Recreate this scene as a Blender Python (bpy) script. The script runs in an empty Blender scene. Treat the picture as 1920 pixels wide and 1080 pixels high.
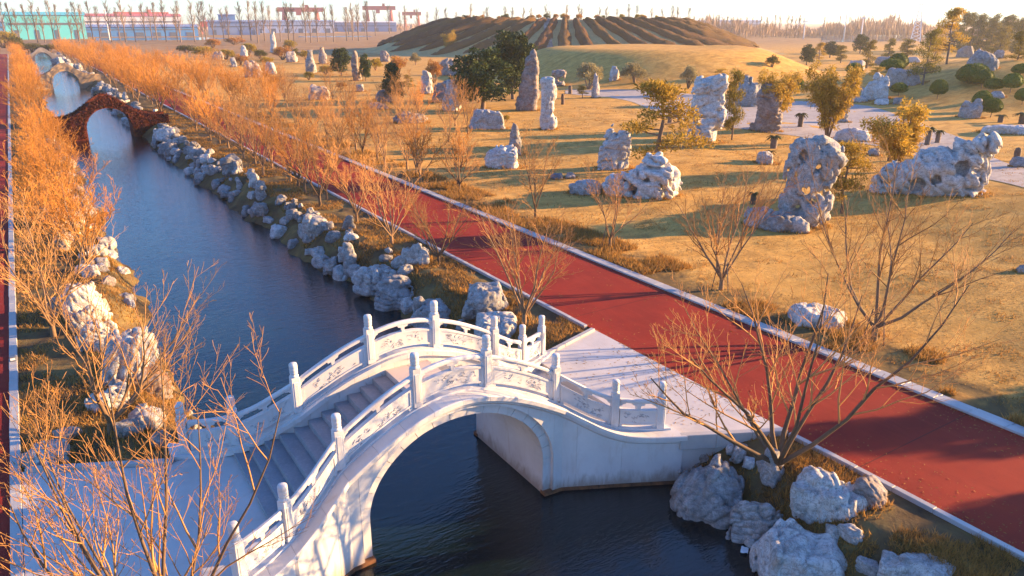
import bpy, math, random
import numpy as np
from mathutils import Vector

R = math.radians
scene = bpy.context.scene
col = scene.collection

# ------------------------------------------------------------------ camera
CAM_H, FPX, PITCH, YAW = 10.55, 1403.5, 0.3409, 0.566
cam_data = bpy.data.cameras.new('camera')
cam = bpy.data.objects.new('camera', cam_data)
col.objects.link(cam)
cam.location = (0, 0, CAM_H)
cam.rotation_euler = (math.pi / 2 - PITCH, 0, -YAW)
cam_data.sensor_width = 36.0
cam_data.lens = FPX / 1920 * 36.0
cam_data.clip_start = 0.1
cam_data.clip_end = 9000
scene.camera = cam
scene.render.resolution_x, scene.render.resolution_y = 1024, 576

# ------------------------------------------------------------------ sky, sun, exposure
SUN_AZ, SUN_EL = R(109), R(11.5)          # clockwise from +Y
world = bpy.data.worlds.new('World')
scene.world = world
world.use_nodes = True
wn = world.node_tree.nodes
wl = world.node_tree.links
sky = wn.new('ShaderNodeTexSky')
sky.sky_type = 'NISHITA'
sky.sun_disc = False
sky.sun_elevation = SUN_EL
sky.sun_rotation = SUN_AZ
sky.air_density = 1.0
sky.dust_density = 0.3
sky.ozone_density = 2.0
tint = wn.new('ShaderNodeMix'); tint.data_type = 'RGBA'; tint.blend_type = 'MULTIPLY'
tint.inputs[0].default_value = 1.0; tint.inputs[7].default_value = (0.56, 0.85, 1.32, 1)   # colder white balance of the sky light
wl.new(sky.outputs['Color'], tint.inputs[6])
wn['Background'].inputs['Strength'].default_value = 0.084
wl.new(tint.outputs[2], wn['Background'].inputs['Color'])
sun_data = bpy.data.lights.new('sun', 'SUN')
sun_data.energy = 5.0
sun_data.angle = R(0.5)
sun_data.color = (1.0, 0.61, 0.25)
sun = bpy.data.objects.new('sun', sun_data)
col.objects.link(sun)
SUN_DIR = Vector((math.sin(SUN_AZ) * math.cos(SUN_EL), math.cos(SUN_AZ) * math.cos(SUN_EL), math.sin(SUN_EL)))
sun.rotation_euler = SUN_DIR.to_track_quat('Z', 'Y').to_euler()
sun.location = (60, -20, 40)
scene.view_settings.view_transform = 'Standard'
scene.view_settings.look = 'None'
scene.view_settings.gamma = 1.0
scene.view_settings.exposure = 2.2
scene.cycles.max_bounces = 6
scene.cycles.diffuse_bounces = 3
scene.cycles.glossy_bounces = 3
scene.cycles.transparent_max_bounces = 4
scene.cycles.use_denoising = True

# ------------------------------------------------------------------ helpers
def tag(o, label=None, cat=None, group=None, kind=None):
    if label: o['label'] = label
    if cat: o['category'] = cat
    if group: o['group'] = group
    if kind: o['kind'] = kind
    return o

def mesh(name, V, F, smooth=False):
    me = bpy.data.meshes.new(name)
    V = np.asarray(V, dtype=np.float32).reshape(-1, 3)
    if isinstance(F, np.ndarray):
        n, k = F.shape
        me.vertices.add(len(V)); me.vertices.foreach_set('co', V.ravel())
        me.loops.add(n * k); me.loops.foreach_set('vertex_index', F.astype(np.int32).ravel())
        me.polygons.add(n)
        me.polygons.foreach_set('loop_start', np.arange(0, n * k, k, dtype=np.int32))
        me.polygons.foreach_set('loop_total', np.full(n, k, dtype=np.int32))
        me.update(calc_edges=True)
    else:
        me.from_pydata([tuple(map(float, v)) for v in V], [], F)
        me.update()
    if smooth:
        me.polygons.foreach_set('use_smooth', np.ones(len(me.polygons), dtype=bool))
    return me

def put(name, me, mat=None, parent=None, loc=(0, 0, 0), rz=0.0, scale=None):
    o = bpy.data.objects.new(name, me)
    col.objects.link(o)
    if mat is not None and me is not None and len(me.materials) == 0:
        me.materials.append(mat)
    if parent is not None: o.parent = parent
    o.location = loc
    o.rotation_euler = (0, 0, rz)
    if scale is not None: o.scale = scale if hasattr(scale, '__len__') else (scale,) * 3
    return o

def empty(name, loc=(0, 0, 0), rz=0.0):
    o = bpy.data.objects.new(name, None)
    col.objects.link(o)
    o.location = loc; o.rotation_euler = (0, 0, rz)
    o.empty_display_size = 0.3
    return o

class MB:
    """collects shapes into one mesh"""
    def __init__(s): s.v = []; s.f = []
    def quad_strip(s, rings, close=False, caps=False):
        b = len(s.v); n = len(rings[0])
        for r in rings: s.v += [tuple(p) for p in r]
        for i in range(len(rings) - 1):
            for j in range(n if close else n - 1):
                k = (j + 1) % n
                s.f.append((b + i*n + j, b + i*n + k, b + (i+1)*n + k, b + (i+1)*n + j))
        if caps:
            s.f.append(tuple(b + j for j in reversed(range(n))))
            s.f.append(tuple(b + (len(rings)-1)*n + j for j in range(n)))
    def box(s, x0, x1, y0, y1, z0, z1):
        s.quad_strip([[(x0,y0,z0),(x1,y0,z0),(x1,y1,z0),(x0,y1,z0)], [(x0,y0,z1),(x1,y0,z1),(x1,y1,z1),(x0,y1,z1)]], True, True)
    def prism(s, poly, z0, z1):
        s.quad_strip([[(x,y,z0) for x,y in poly], [(x,y,z1) for x,y in poly]], True, True)
    def lathe(s, prof, n=12, c=(0,0), sq=0.0):
        rings = []
        for r, z in prof:
            rings.append([(c[0]+r*math.cos(2*math.pi*k/n), c[1]+r*math.sin(2*math.pi*k/n), z) for k in range(n)])
        s.quad_strip(rings, True, True)
    def tube(s, pts, rad, n=4):
        pts = [Vector(p) for p in pts]; rings = []
        for i, p in enumerate(pts):
            d = (pts[min(i+1, len(pts)-1)] - pts[max(i-1, 0)])
            d = d.normalized() if d.length > 1e-9 else Vector((0,0,1))
            a = d.cross(Vector((0.31,0.95,0.05)) if abs(d.z) > .6 else Vector((0,0,1))).normalized(); bb = d.cross(a)
            rings.append([p + (a*math.cos(2*math.pi*k/n) + bb*math.sin(2*math.pi*k/n))*rad[i] for k in range(n)])
        s.quad_strip(rings, True, True)
    def mesh(s, name, smooth=False): return mesh(name, s.v, s.f, smooth)

_cache = {}
def bevel(me, w, seg=1):
    import bmesh
    bm = bmesh.new(); bm.from_mesh(me)
    bmesh.ops.recalc_face_normals(bm, faces=bm.faces)
    bmesh.ops.bevel(bm, geom=list(bm.edges), offset=w, segments=seg, affect='EDGES', profile=0.5)
    bm.to_mesh(me); bm.free()
    return me
def fixn(me):
    import bmesh
    bm = bmesh.new(); bm.from_mesh(me)
    bmesh.ops.recalc_face_normals(bm, faces=bm.faces)
    bm.to_mesh(me); bm.free()
    return me

def _h(ix, iy, iz, seed):
    n = (ix * 374761393 + iy * 668265263 + iz * 1440662683 + seed * 974634777) & 0xffffffff
    n = ((n ^ (n >> 13)) * 1274126177) & 0xffffffff
    n = n ^ (n >> 16)
    return (n & 0xffff) / 32767.5 - 1.0
def vnoise(P, seed=0):
    P = np.asarray(P, float)
    i = np.floor(P).astype(np.int64); f = P - i; u = f * f * (3 - 2 * f)
    x, y, z = i[..., 0], i[..., 1], i[..., 2]; r = 0
    for a in (0, 1):
        for b in (0, 1):
            for c in (0, 1):
                w = (u[..., 0] if a else 1 - u[..., 0]) * (u[..., 1] if b else 1 - u[..., 1]) * (u[..., 2] if c else 1 - u[..., 2])
                r = r + w * _h(x + a, y + b, z + c, seed)
    return r
def fbm(P, seed=0, o=3, g=0.5):
    r = 0; a = 1.0
    for k in range(o):
        r = r + a * vnoise(np.asarray(P) * 2.03 ** k + k * 7.7, seed + k); a *= g
    return r
_O1 = ['','first','second','third','fourth','fifth','sixth','seventh','eighth','ninth','tenth','eleventh','twelfth','thirteenth','fourteenth','fifteenth','sixteenth','seventeenth','eighteenth','nineteenth']
def ordn(n):
    if n < 20: return _O1[n]
    t = {2:'twent',3:'thirt',4:'fort',5:'fift'}[n//10]
    return t+'ieth' if n % 10 == 0 else t+'y-'+_O1[n % 10]
def sstep(a, b, x):
    t = np.clip((np.asarray(x, float) - a) / (b - a), 0, 1); return t * t * (3 - 2 * t)

# ------------------------------------------------------------------ terrain height
WATER = -1.4
def x_left(y):  return 2.85 + 0.30*np.sin(y*0.37) + 0.22*np.sin(y*0.93+1.0) + 0.10*np.sin(y*2.3)
def x_right(y):
    b = np.interp(y, [-30,0,9,11.3,14,18,20,29,33,36,45,54,75,90,100,160,420], [12.6,12.6,12.5,13.05,13.1,12.6,12.3,12.1,11.5,11.1,10.9,10.6,10.2,10.2,10.4,10.4,10.4])
    return b + 0.18*np.sin(y*0.55+2) + 0.12*np.sin(y*1.4) + 0.06*np.sin(y*3.1)
HILL_C, HILL_R0, HILL_R1, HILL_H = (192.0, 262.0), 48.0, 80.0, 11.6
def ground_z(x, y):
    x = np.asarray(x, float); y = np.asarray(y, float)
    P = np.stack([x, y, np.zeros_like(x)], -1)
    z = np.full_like(x, -0.03)
    # canal
    xl, xr = x_left(y), x_right(y)
    dl = x - xl; dr = xr - x                       # >0 : over water
    ins = np.minimum(dl, dr)
    bank = np.where(ins > 0, WATER - 0.5*np.clip(ins, 0, 2), 0)
    up = np.where(dl < 0, -dl, np.where(dr < 0, -dr, 0))
    wdt = np.where(dl < 0, 1.9, 2.1)
    bankz = WATER * (1 - sstep(0, 1, up / wdt) ** 0.8)
    noise = 0.10 * vnoise(P * 1.3, 5) + 0.05 * vnoise(P * 3.1, 6)
    inb = (x > -1.5) & (x < 15.7)
    bankz = np.where(inb, bankz + noise * sstep(0, .5, np.minimum(x + 1.5, 15.7 - x)), bankz)
    cz = np.where(ins > 0, bank, np.minimum(bankz, 0.06))
    endf = sstep(405, 415, y)
    z = np.where((x > -1.5) & (x < 15.7), cz * (1 - endf) - 0.03, z)
    # lawn undulation
    lawn = sstep(22.5, 30, x) * (1 - sstep(400, 600, y))
    z = z + lawn * (0.22 * vnoise(P * 0.09, 9) + 0.05 * vnoise(P * 0.6, 10))
    z = z + 0.9 * (1 - sstep(2, 15, np.hypot((x - 54) / 1.2, y - 19)))
    # low mound before the striped hill, and the rising lawn to the east
    z = z + 5.6 * (1 - sstep(19, 41, np.hypot(x - 117, y - 128)))
    z = z + 5.2 * (1 - sstep(6, 44, np.hypot(x - 138, y - 57)))
    return z
_F = np.array([math.sin(YAW)*math.cos(PITCH), math.cos(YAW)*math.cos(PITCH), -math.sin(PITCH)])
_R = np.array([math.cos(YAW), -math.sin(YAW), 0.0]); _U = np.cross(_R, _F)
def gz(x, y): return float(ground_z(np.array([x]), np.array([y]))[0])
def ray(px, py):
    d = _F*FPX + _R*(px-960) + _U*(540-py); return d/np.linalg.norm(d)
def at(px, py, flat=None):
    """point of the ground seen at a place of the 1920x1080 photograph"""
    d = ray(px, py)
    if flat is not None: t = (flat-CAM_H)/d[2]; return np.array([0,0,CAM_H]) + d*t
    ts = np.geomspace(8, 1500, 500); P = np.array([0,0,CAM_H]) + ts[:,None]*d
    below = P[:,2] - ground_z(P[:,0], P[:,1]) < 0
    k = int(np.argmax(below)) if below.any() else len(ts)-1
    a, b = ts[max(k-1,0)], ts[k]
    for _ in range(24):
        m = (a+b)/2; p = np.array([0,0,CAM_H]) + m*d
        if p[2] < gz(p[0], p[1]): b = m
        else: a = m
    return np.array([0,0,CAM_H]) + b*d
def top_z(P, px, py):
    d = ray(px, py); return CAM_H + d[2]*math.hypot(P[0], P[1])/math.hypot(d[0], d[1])
def metres(P, w): return w * float((np.asarray(P) - np.array([0,0,CAM_H])) @ _F) / FPX

# ------------------------------------------------------------------ materials
def mat(name):
    m = bpy.data.materials.new(name); m.use_nodes = True
    nt = m.node_tree; b = nt.nodes['Principled BSDF']
    return m, nt, b
def node(nt, t, **kw):
    n = nt.nodes.new(t)
    for k, v in kw.items():
        if k in n.inputs: n.inputs[k].default_value = v
        else: setattr(n, k, v)
    return n
def coords(nt, kind='Object'):
    return node(nt, 'ShaderNodeTexCoord').outputs[kind]
def wpos(nt): return node(nt, 'ShaderNodeNewGeometry').outputs['Position']
def noise(nt, vec, scale, detail=4, rough=0.55, dist=0.0, stretch=None):
    if stretch is not None:
        mp = node(nt, 'ShaderNodeMapping'); mp.inputs['Scale'].default_value = stretch
        nt.links.new(vec, mp.inputs['Vector']); vec = mp.outputs['Vector']
    n = node(nt, 'ShaderNodeTexNoise', Scale=scale, Detail=detail, Roughness=rough, Distortion=dist)
    nt.links.new(vec, n.inputs['Vector']); return n.outputs['Fac']
def ramp(nt, fac, stops, interp='LINEAR'):
    n = node(nt, 'ShaderNodeValToRGB'); cr = n.color_ramp; cr.interpolation = interp
    while len(cr.elements) < len(stops): cr.elements.new(0.5)
    for e, (p, c) in zip(cr.elements, stops):
        e.position = p; e.color = (c[0], c[1], c[2], 1) if hasattr(c, '__len__') else (c, c, c, 1)
    nt.links.new(fac, n.inputs['Fac']); return n.outputs['Color']
def mix(nt, fac, a, b, mode='MIX'):
    n = node(nt, 'ShaderNodeMix', data_type='RGBA', blend_type=mode)
    for s, v in ((0, fac), (6, a), (7, b)):
        if hasattr(v, 'node'): nt.links.new(v, n.inputs[s])
        else: n.inputs[s].default_value = v if not hasattr(v, '__len__') else (*v, 1)
    return n.outputs[2]
def math_(nt, op, a, b=0.0):
    n = node(nt, 'ShaderNodeMath', operation=op)
    for s, v in ((0, a), (1, b)):
        if hasattr(v, 'node'): nt.links.new(v, n.inputs[s])
        else: n.inputs[s].default_value = v
    return n.outputs[0]
def bump(nt, bsdf, h, strength=0.4, dist=0.05, prev=None):
    n = node(nt, 'ShaderNodeBump', Strength=strength, Distance=dist)
    nt.links.new(h, n.inputs['Height'])
    if prev is not None: nt.links.new(prev, n.inputs['Normal'])
    nt.links.new(n.outputs['Normal'], bsdf.inputs['Normal']); return n.outputs['Normal']
def setc(nt, bsdf, c, rough=0.8, spec=0.3):
    if hasattr(c, 'node'): nt.links.new(c, bsdf.inputs['Base Color'])
    else: bsdf.inputs['Base Color'].default_value = (*c, 1)
    bsdf.inputs['Roughness'].default_value = rough
    bsdf.inputs['Specular IOR Level'].default_value = spec

M = {}
def m_marble(name, base, tint, stain=0.5):
    m, nt, b = mat(name); v = wpos(nt)
    n1 = noise(nt, v, 0.9, 5, 0.6); n2 = noise(nt, v, 14, 4, 0.6); n3 = noise(nt, v, 2.2, 6, 0.7, 1.5, (1, 1, 0.25))
    c = ramp(nt, n1, [(0.3, tint), (0.65, base)])
    c = mix(nt, ramp(nt, n3, [(0.54, 0.0), (0.74, stain)]), c, (0.42, 0.33, 0.26))
    c = mix(nt, ramp(nt, n2, [(0.45, 0.0), (0.75, 0.22)]), c, (0.50, 0.48, 0.47))
    isl = node(nt, 'ShaderNodeObjectInfo').outputs['Random']
    c = mix(nt, 1.0, c, ramp(nt, isl, [(0.0, 0.88), (1.0, 1.0)]), 'MULTIPLY')
    sz = node(nt, 'ShaderNodeSeparateXYZ'); nt.links.new(v, sz.inputs[0])
    td = ramp(nt, math_(nt, 'ADD', math_(nt, 'MULTIPLY', math_(nt, 'ADD', sz.outputs[2], 1.35), 1.1), math_(nt, 'MULTIPLY', math_(nt, 'SUBTRACT', n3, 0.5), 1.4)), [(0.05, 0.75), (0.45, 0.0)])
    c = mix(nt, td, c, (0.24, 0.18, 0.13))                    # tide mark above the waterline
    setc(nt, b, c, 0.55, 0.4); bump(nt, b, n2, 0.2, 0.012)
    return m
M['marble'] = m_marble('white_marble', (0.62, 0.605, 0.595), (0.52, 0.50, 0.495))
M['step'] = m_marble('step_granite', (0.27, 0.27, 0.29), (0.20, 0.20, 0.22), 0.25)
M['deck'] = m_marble('deck_stone', (0.62, 0.52, 0.47), (0.54, 0.44, 0.40), 0.3)
M['concrete'] = m_marble('landing_concrete', (0.52, 0.49, 0.465), (0.42, 0.395, 0.375), 0.45)
M['kerb'] = m_marble('kerb_stone', (0.42, 0.41, 0.40), (0.31, 0.30, 0.30), 0.4)
m, nt, b = mat('relief_shading'); setc(nt, b, (0.30, 0.29, 0.30), 0.8); M['relief'] = m  # darker than the panel marble: the carving's grey shading is painted into this colour
m, nt, b = mat('rusty_footing'); v = wpos(nt)
setc(nt, b, ramp(nt, noise(nt, v, 3, 5, 0.7), [(0.35, (0.05, 0.03, 0.02)), (0.6, (0.20, 0.09, 0.04))]), 0.8); M['footing'] = m

m, nt, b = mat('red_track'); v = wpos(nt)
n1 = noise(nt, v, 0.35, 4, 0.6, 0.4); n2 = noise(nt, v, 60, 2, 0.7); n3 = noise(nt, v, 2.5, 5, 0.7)
c = ramp(nt, n1, [(0.3, (0.20, 0.022, 0.015)), (0.7, (0.30, 0.034, 0.019))])
c = mix(nt, ramp(nt, n3, [(0.5, 0.0), (0.8, 0.5)]), c, (0.17, 0.014, 0.014))
c = mix(nt, ramp(nt, n2, [(0.4, 0.0), (0.75, 0.4)]), c, (0.11, 0.010, 0.010))
n4 = noise(nt, v, 0.9, 6, 0.75, 1.2, (2.2, 0.35, 1)); c = mix(nt, ramp(nt, n4, [(0.52, 0.0), (0.72, 0.45)]), c, (0.33, 0.05, 0.03))
n5 = noise(nt, v, 5, 6, 0.8, 0.5); c = mix(nt, ramp(nt, n5, [(0.62, 0.0), (0.74, 0.5)]), c, (0.13, 0.03, 0.025))
sx_ = node(nt, 'ShaderNodeSeparateXYZ'); nt.links.new(v, sx_.inputs[0])
jt = math_(nt, 'LESS_THAN', math_(nt, 'ABSOLUTE', math_(nt, 'SUBTRACT', math_(nt, 'FRACT', math_(nt, 'MULTIPLY', sx_.outputs[1], 1/6.0)), 0.5)), 0.003)
c = mix(nt, math_(nt, 'MULTIPLY', jt, 0.7), c, (0.07, 0.02, 0.018))
setc(nt, b, c, 0.85, 0.1); bump(nt, b, n2, 0.5, 0.01); M['track'] = m

m, nt, b = mat('ground'); v = wpos(nt)
sx = node(nt, 'ShaderNodeSeparateXYZ'); nt.links.new(v, sx.inputs[0]); X, Y = sx.outputs[0], sx.outputs[1]
nb, nm, nf = noise(nt, v, 0.12, 4, 0.6, 0.6), noise(nt, v, 0.8, 5, 0.65, 0.4), noise(nt, v, 9, 4, 0.75)
nl = noise(nt, v, 0.5, 5, 0.6, 0.3, (1.0, 2.6, 1.0))
straw = ramp(nt, nl, [(0.25, (0.36, 0.185, 0.04)), (0.5, (0.55, 0.305, 0.075)), (0.75, (0.65, 0.395, 0.115))])
green = ramp(nt, nm, [(0.3, (0.17, 0.125, 0.035)), (0.7, (0.30, 0.20, 0.06))])
# greener towards the near right corner and beside the path
gm = math_(nt, 'MULTIPLY', ramp(nt, math_(nt, 'ADD', math_(nt, 'MULTIPLY', Y, -0.02), math_(nt, 'ADD', nb, 0.1)), [(0.1, 0.0), (0.55, 0.75)]), 1.0)
lawn = mix(nt, gm, straw, green)
np_ = noise(nt, v, 0.33, 6, 0.72, 1.0); lawn = mix(nt, ramp(nt, np_, [(0.50, 0.0), (0.62, 0.5)]), lawn, (0.24, 0.15, 0.05)); nq = noise(nt, v, 2.6, 5, 0.75, 0.8); lawn = mix(nt, ramp(nt, nq, [(0.52, 0.0), (0.70, 0.5)]), lawn, (0.20, 0.125, 0.04))
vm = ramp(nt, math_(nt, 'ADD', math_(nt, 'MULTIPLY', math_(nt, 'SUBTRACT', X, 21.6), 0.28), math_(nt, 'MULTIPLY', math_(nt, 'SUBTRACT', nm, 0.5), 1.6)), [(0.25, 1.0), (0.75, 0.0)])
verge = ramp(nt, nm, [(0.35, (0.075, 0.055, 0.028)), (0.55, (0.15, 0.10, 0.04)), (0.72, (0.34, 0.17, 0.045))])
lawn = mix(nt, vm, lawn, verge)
earth = ramp(nt, nm, [(0.25, (0.05, 0.034, 0.020)), (0.45, (0.11, 0.075, 0.038)), (0.6, (0.17, 0.125, 0.05)), (0.75, (0.36, 0.19, 0.055))])
bm_ = math_(nt, 'MULTIPLY', math_(nt, 'GREATER_THAN', X, -1.8), math_(nt, 'LESS_THAN', X, 16.2))
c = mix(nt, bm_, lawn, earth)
fr = math_(nt, 'ADD', math_(nt, 'MULTIPLY', Y, 0.01), 0.0)
fieldc = ramp(nt, nb, [(0.3, (0.20, 0.11, 0.055)), (0.55, (0.34, 0.20, 0.09)), (0.7, (0.26, 0.19, 0.10))])
c = mix(nt, ramp(nt, math_(nt, 'MULTIPLY', Y, 0.002), [(0.40, 0.0), (0.6, 1.0)]), c, fieldc)
c = mix(nt, ramp(nt, nf, [(0.33, 0.45), (0.52, 0.0)]), c, (0.13, 0.08, 0.03))
setc(nt, b, c, 0.95, 0.1)
pn = bump(nt, b, nf, 0.5, 0.04); bump(nt, b, nm, 0.35, 0.15, pn); M['ground'] = m

m, nt, b = mat('canal_water'); v = wpos(nt)
w1 = noise(nt, v, 1.5, 3, 0.6, 0.6, (1.0, 2.6, 1)); w2 = noise(nt, v, 3.6, 3, 0.6, 0.4, (0.8, 3.0, 1))
setc(nt, b, (0.004, 0.011, 0.013), 0.04, 0.5); b.inputs['IOR'].default_value = 1.52
pn = bump(nt, b, w1, 0.20, 0.08); bump(nt, b, w2, 0.42, 0.03, pn); M['water'] = m

m, nt, b = mat('pale_gravel'); v = wpos(nt)
n1 = noise(nt, v, 0.6, 5, 0.7, 0.8, (1, 2, 1)); n2 = noise(nt, v, 25, 2, 0.7)
c = ramp(nt, n1, [(0.3, (0.25, 0.215, 0.195)), (0.6, (0.42, 0.375, 0.35))])
c = mix(nt, ramp(nt, n2, [(0.4, 0.5), (0.7, 0.0)]), c, (0.28, 0.25, 0.23))
setc(nt, b, c, 0.9, 0.2); bump(nt, b, n2, 0.4, 0.02); M['gravel'] = m
# ------------------------------------------------------------------ ground sheet
def lines(*spec):
    out = []
    for a, b_, s in spec: out += list(np.arange(a, b_, s))
    return np.array(out)
gx = np.concatenate([-np.geomspace(3500, 10, 26), lines((-8, -2, 1.0), (-2, 16, 0.3), (16, 24, 0.8), (24, 75, 0.9), (75, 260, 3.0)), np.geomspace(260, 5000, 22)])
gy = np.concatenate([-np.geomspace(300, 12, 8), lines((-10, 4, 1.5), (4, 62, 0.45), (62, 130, 1.0), (130, 320, 3.0)), np.geomspace(320, 7000, 40)])
GX, GY = np.meshgrid(gx, gy, indexing='ij')
GZ = ground_z(GX, GY)
V = np.stack([GX, GY, GZ], -1).reshape(-1, 3)
nx, ny = len(gx), len(gy)
I = np.arange(nx*ny).reshape(nx, ny)
Fq = np.stack([I[:-1,:-1], I[1:,:-1], I[1:,1:], I[:-1,1:]], -1).reshape(-1, 4)
tag(put('ground', mesh('ground', V, Fq, True), M['ground']), 'dry golden lawn and brown canal banks', kind='structure')

# canal water
mb = MB(); mb.quad_strip([[(x, y, WATER) for x in (0.5, 5, 9, 15)] for y in (-25, 0, 60, 150, 300, 412)])
tag(put('water', fixn(mb.mesh('water')), M['water']), 'rippled blue canal water running under the bridges', kind='structure')

# red paths
mb = MB(); mb.quad_strip([[(16.0, y, 0.03), (18.5, y, 0.035), (21.1, y, 0.03)] for y in np.linspace(-25, 330, 40)])
tag(put('path', fixn(mb.mesh('path')), M['track']), 'wide red surfaced path between canal bank and lawn', kind='structure')
mb = MB(); mb.quad_strip([[(-6.2, y, 0.03), (-4, y, 0.035), (-1.95, y, 0.03)] for y in np.linspace(-25, 330, 40)])
tag(put('path', fixn(mb.mesh('path')), M['track']), 'red surfaced path along the left edge of the picture', kind='structure')

def kerb(label, x0, x1, z1, y0, y1, near, skip=None, step=1.0):
    mb = MB(); mb.box(x0, x1, near, y1, -0.3, z1)
    k = tag(put('kerb', fixn(mb.mesh('kerb')), M['kerb']), label, kind='structure')
    s = MB(); s.box(x0, x1, 0.004, step-0.004, -0.3, z1); sm = bevel(s.mesh('kerb_stone'), 0.012)
    y = y0; rnd = random.Random(int(x0*100))
    while y < near - 0.01:
        if not (skip and skip[0] < y+step/2 < skip[1]):
            o = put('kerb_stone', sm, M['kerb'], k, (rnd.uniform(-.006,.006), y, rnd.uniform(-.006,.004)))
        y += step
    return k
kerb('pale kerb along the canal side of the wide red path', 15.84, 16.0, 0.085, 2, 330, 62, (11.1, 19.6))
kerb('broad grey kerb along the lawn side of the wide red path', 21.1, 21.38, 0.10, 4, 330, 74)
kerb('grey gutter strip beside the lawn edge of the wide red path', 21.38, 21.66, 0.05, 4, 330, 74)
kerb('pale kerb of the red path on the far left', -1.95, -1.72, 0.07, 13, 330, 60)

# landings at the two ends of the white bridge
def landing(poly, label, edge):
    mb = MB(); mb.prism(poly, -2.2, 0.05)
    o = tag(put('pavement', bevel(mb.mesh('pavement'), 0.01), M['concrete']), label, kind='structure')
    for a, b_ in edge:
        a, b_ = Vector(a), Vector(b_); d = (b_-a); L = d.length; n = max(1, int(L/0.9)); d.normalize(); q = Vector((-d.y, d.x))*0.09
        for k in range(n):
            p0 = a + d*(L*k/n+0.004); p1 = a + d*(L*(k+1)/n-0.004)
            e = MB(); e.prism([tuple(p0-q), tuple(p1-q), tuple(p1+q), tuple(p0+q)], -0.3, 0.14)
            put('kerb_stone', bevel(e.mesh('kerb_stone'), 0.012), M['kerb'], o)
landing([(12.75,12.75),(15.99,11.1),(15.99,19.6),(12.75,18.6)], 'pale concrete landing between white bridge and wide red path', [((13.3,18.73),(15.9,19.55)), ((13.25,12.45),(15.9,11.1))])
landing([(-1.71,11.7),(1.2,13.15),(3.1,13.15),(3.1,18.45),(1.2,18.45),(-1.71,20.0)], 'blue-grey concrete landing at the foot of the bridge steps', [((-1.6,19.98),(1.55,18.42))])

# ------------------------------------------------------------------ white marble bridge
BX, BY = 7.45, 15.8
PX = [0.956, 2.947, 4.41, 5.54]; PO = [1.40, 1.54, 2.256, 2.834]
_lx = np.array([0,0.5,0.956,1.5,2.0,2.5,2.947,3.4,3.9,4.41,5.0,5.54,6.0]); _lz = np.array([2.17,2.13,2.02,1.84,1.62,1.36,1.10,0.80,0.48,0.26,0.16,0.14,0.14])
def led(x):
    x = abs(x); k = int(np.clip(np.searchsorted(_lx, x)-1, 0, len(_lx)-2))
    p1, p2 = _lz[k], _lz[k+1]; p0 = _lz[k-1] if k else _lz[1]; p3 = _lz[min(k+2, len(_lz)-1)]
    h = _lx[k+1]-_lx[k]; t = (x-_lx[k])/h
    m1 = (p2-p0)/((_lx[k+1]-_lx[k-1]) if k else 2*h)*h; m2 = (p3-p1)/(_lx[min(k+2,len(_lx)-1)]-_lx[k])*h
    return float((2*t**3-3*t*t+1)*p1+(t**3-2*t*t+t)*m1+(-2*t**3+3*t*t)*p2+(t**3-t*t)*m2)
def off(x): return float(np.interp(abs(x), [0]+PX+[6.2], [1.40]+PO+[3.17]))
AX, AB, ASP = 2.43, 1.95, -0.35           # arch half span, rise, springing height
def intr(x, e=0.0):
    t = max(0.0, 1-(x/(AX+e))**2); return ASP + (AB+e)*math.sqrt(t)
DECK_Z, DX0, DX1, NST, XEND = 1.84, -0.62, 0.62, 11, 4.5
def step_line(x):
    if DX0 <= x <= DX1: return DECK_Z
    e = -x-(-DX0) if x < 0 else x-DX1
    return max(0.0, DECK_Z*(1-e/(XEND-0.62)))
bridge = tag(empty('arch_bridge', (BX, BY, 0)), 'white marble arch bridge with steps and carved balustrades over the canal', 'bridge')
def side_pt(x, s, d, z): return (x, s*(off(x)+d), z)
XS_W = [-5.9,-5.54,-5.0,-4.41,-3.9,-3.4,-2.947]
RING = 0.24
xs_arch = list((AX+RING)*np.cos(np.linspace(math.pi, 0, 37)))
def wall_cols(e):
    c = [(x, -2.3) for x in XS_W if x < -(AX+e)] + [(-(AX+e), -2.3)]
    xa = list((AX+e)*np.cos(np.linspace(math.pi, 0, 37)))
    c += [(x, intr(x, e)) for x in xa]
    c += [((AX+e), -2.3)] + [(-x, -2.3) for x in reversed(XS_W) if x < -(AX+e)]
    return c
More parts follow.
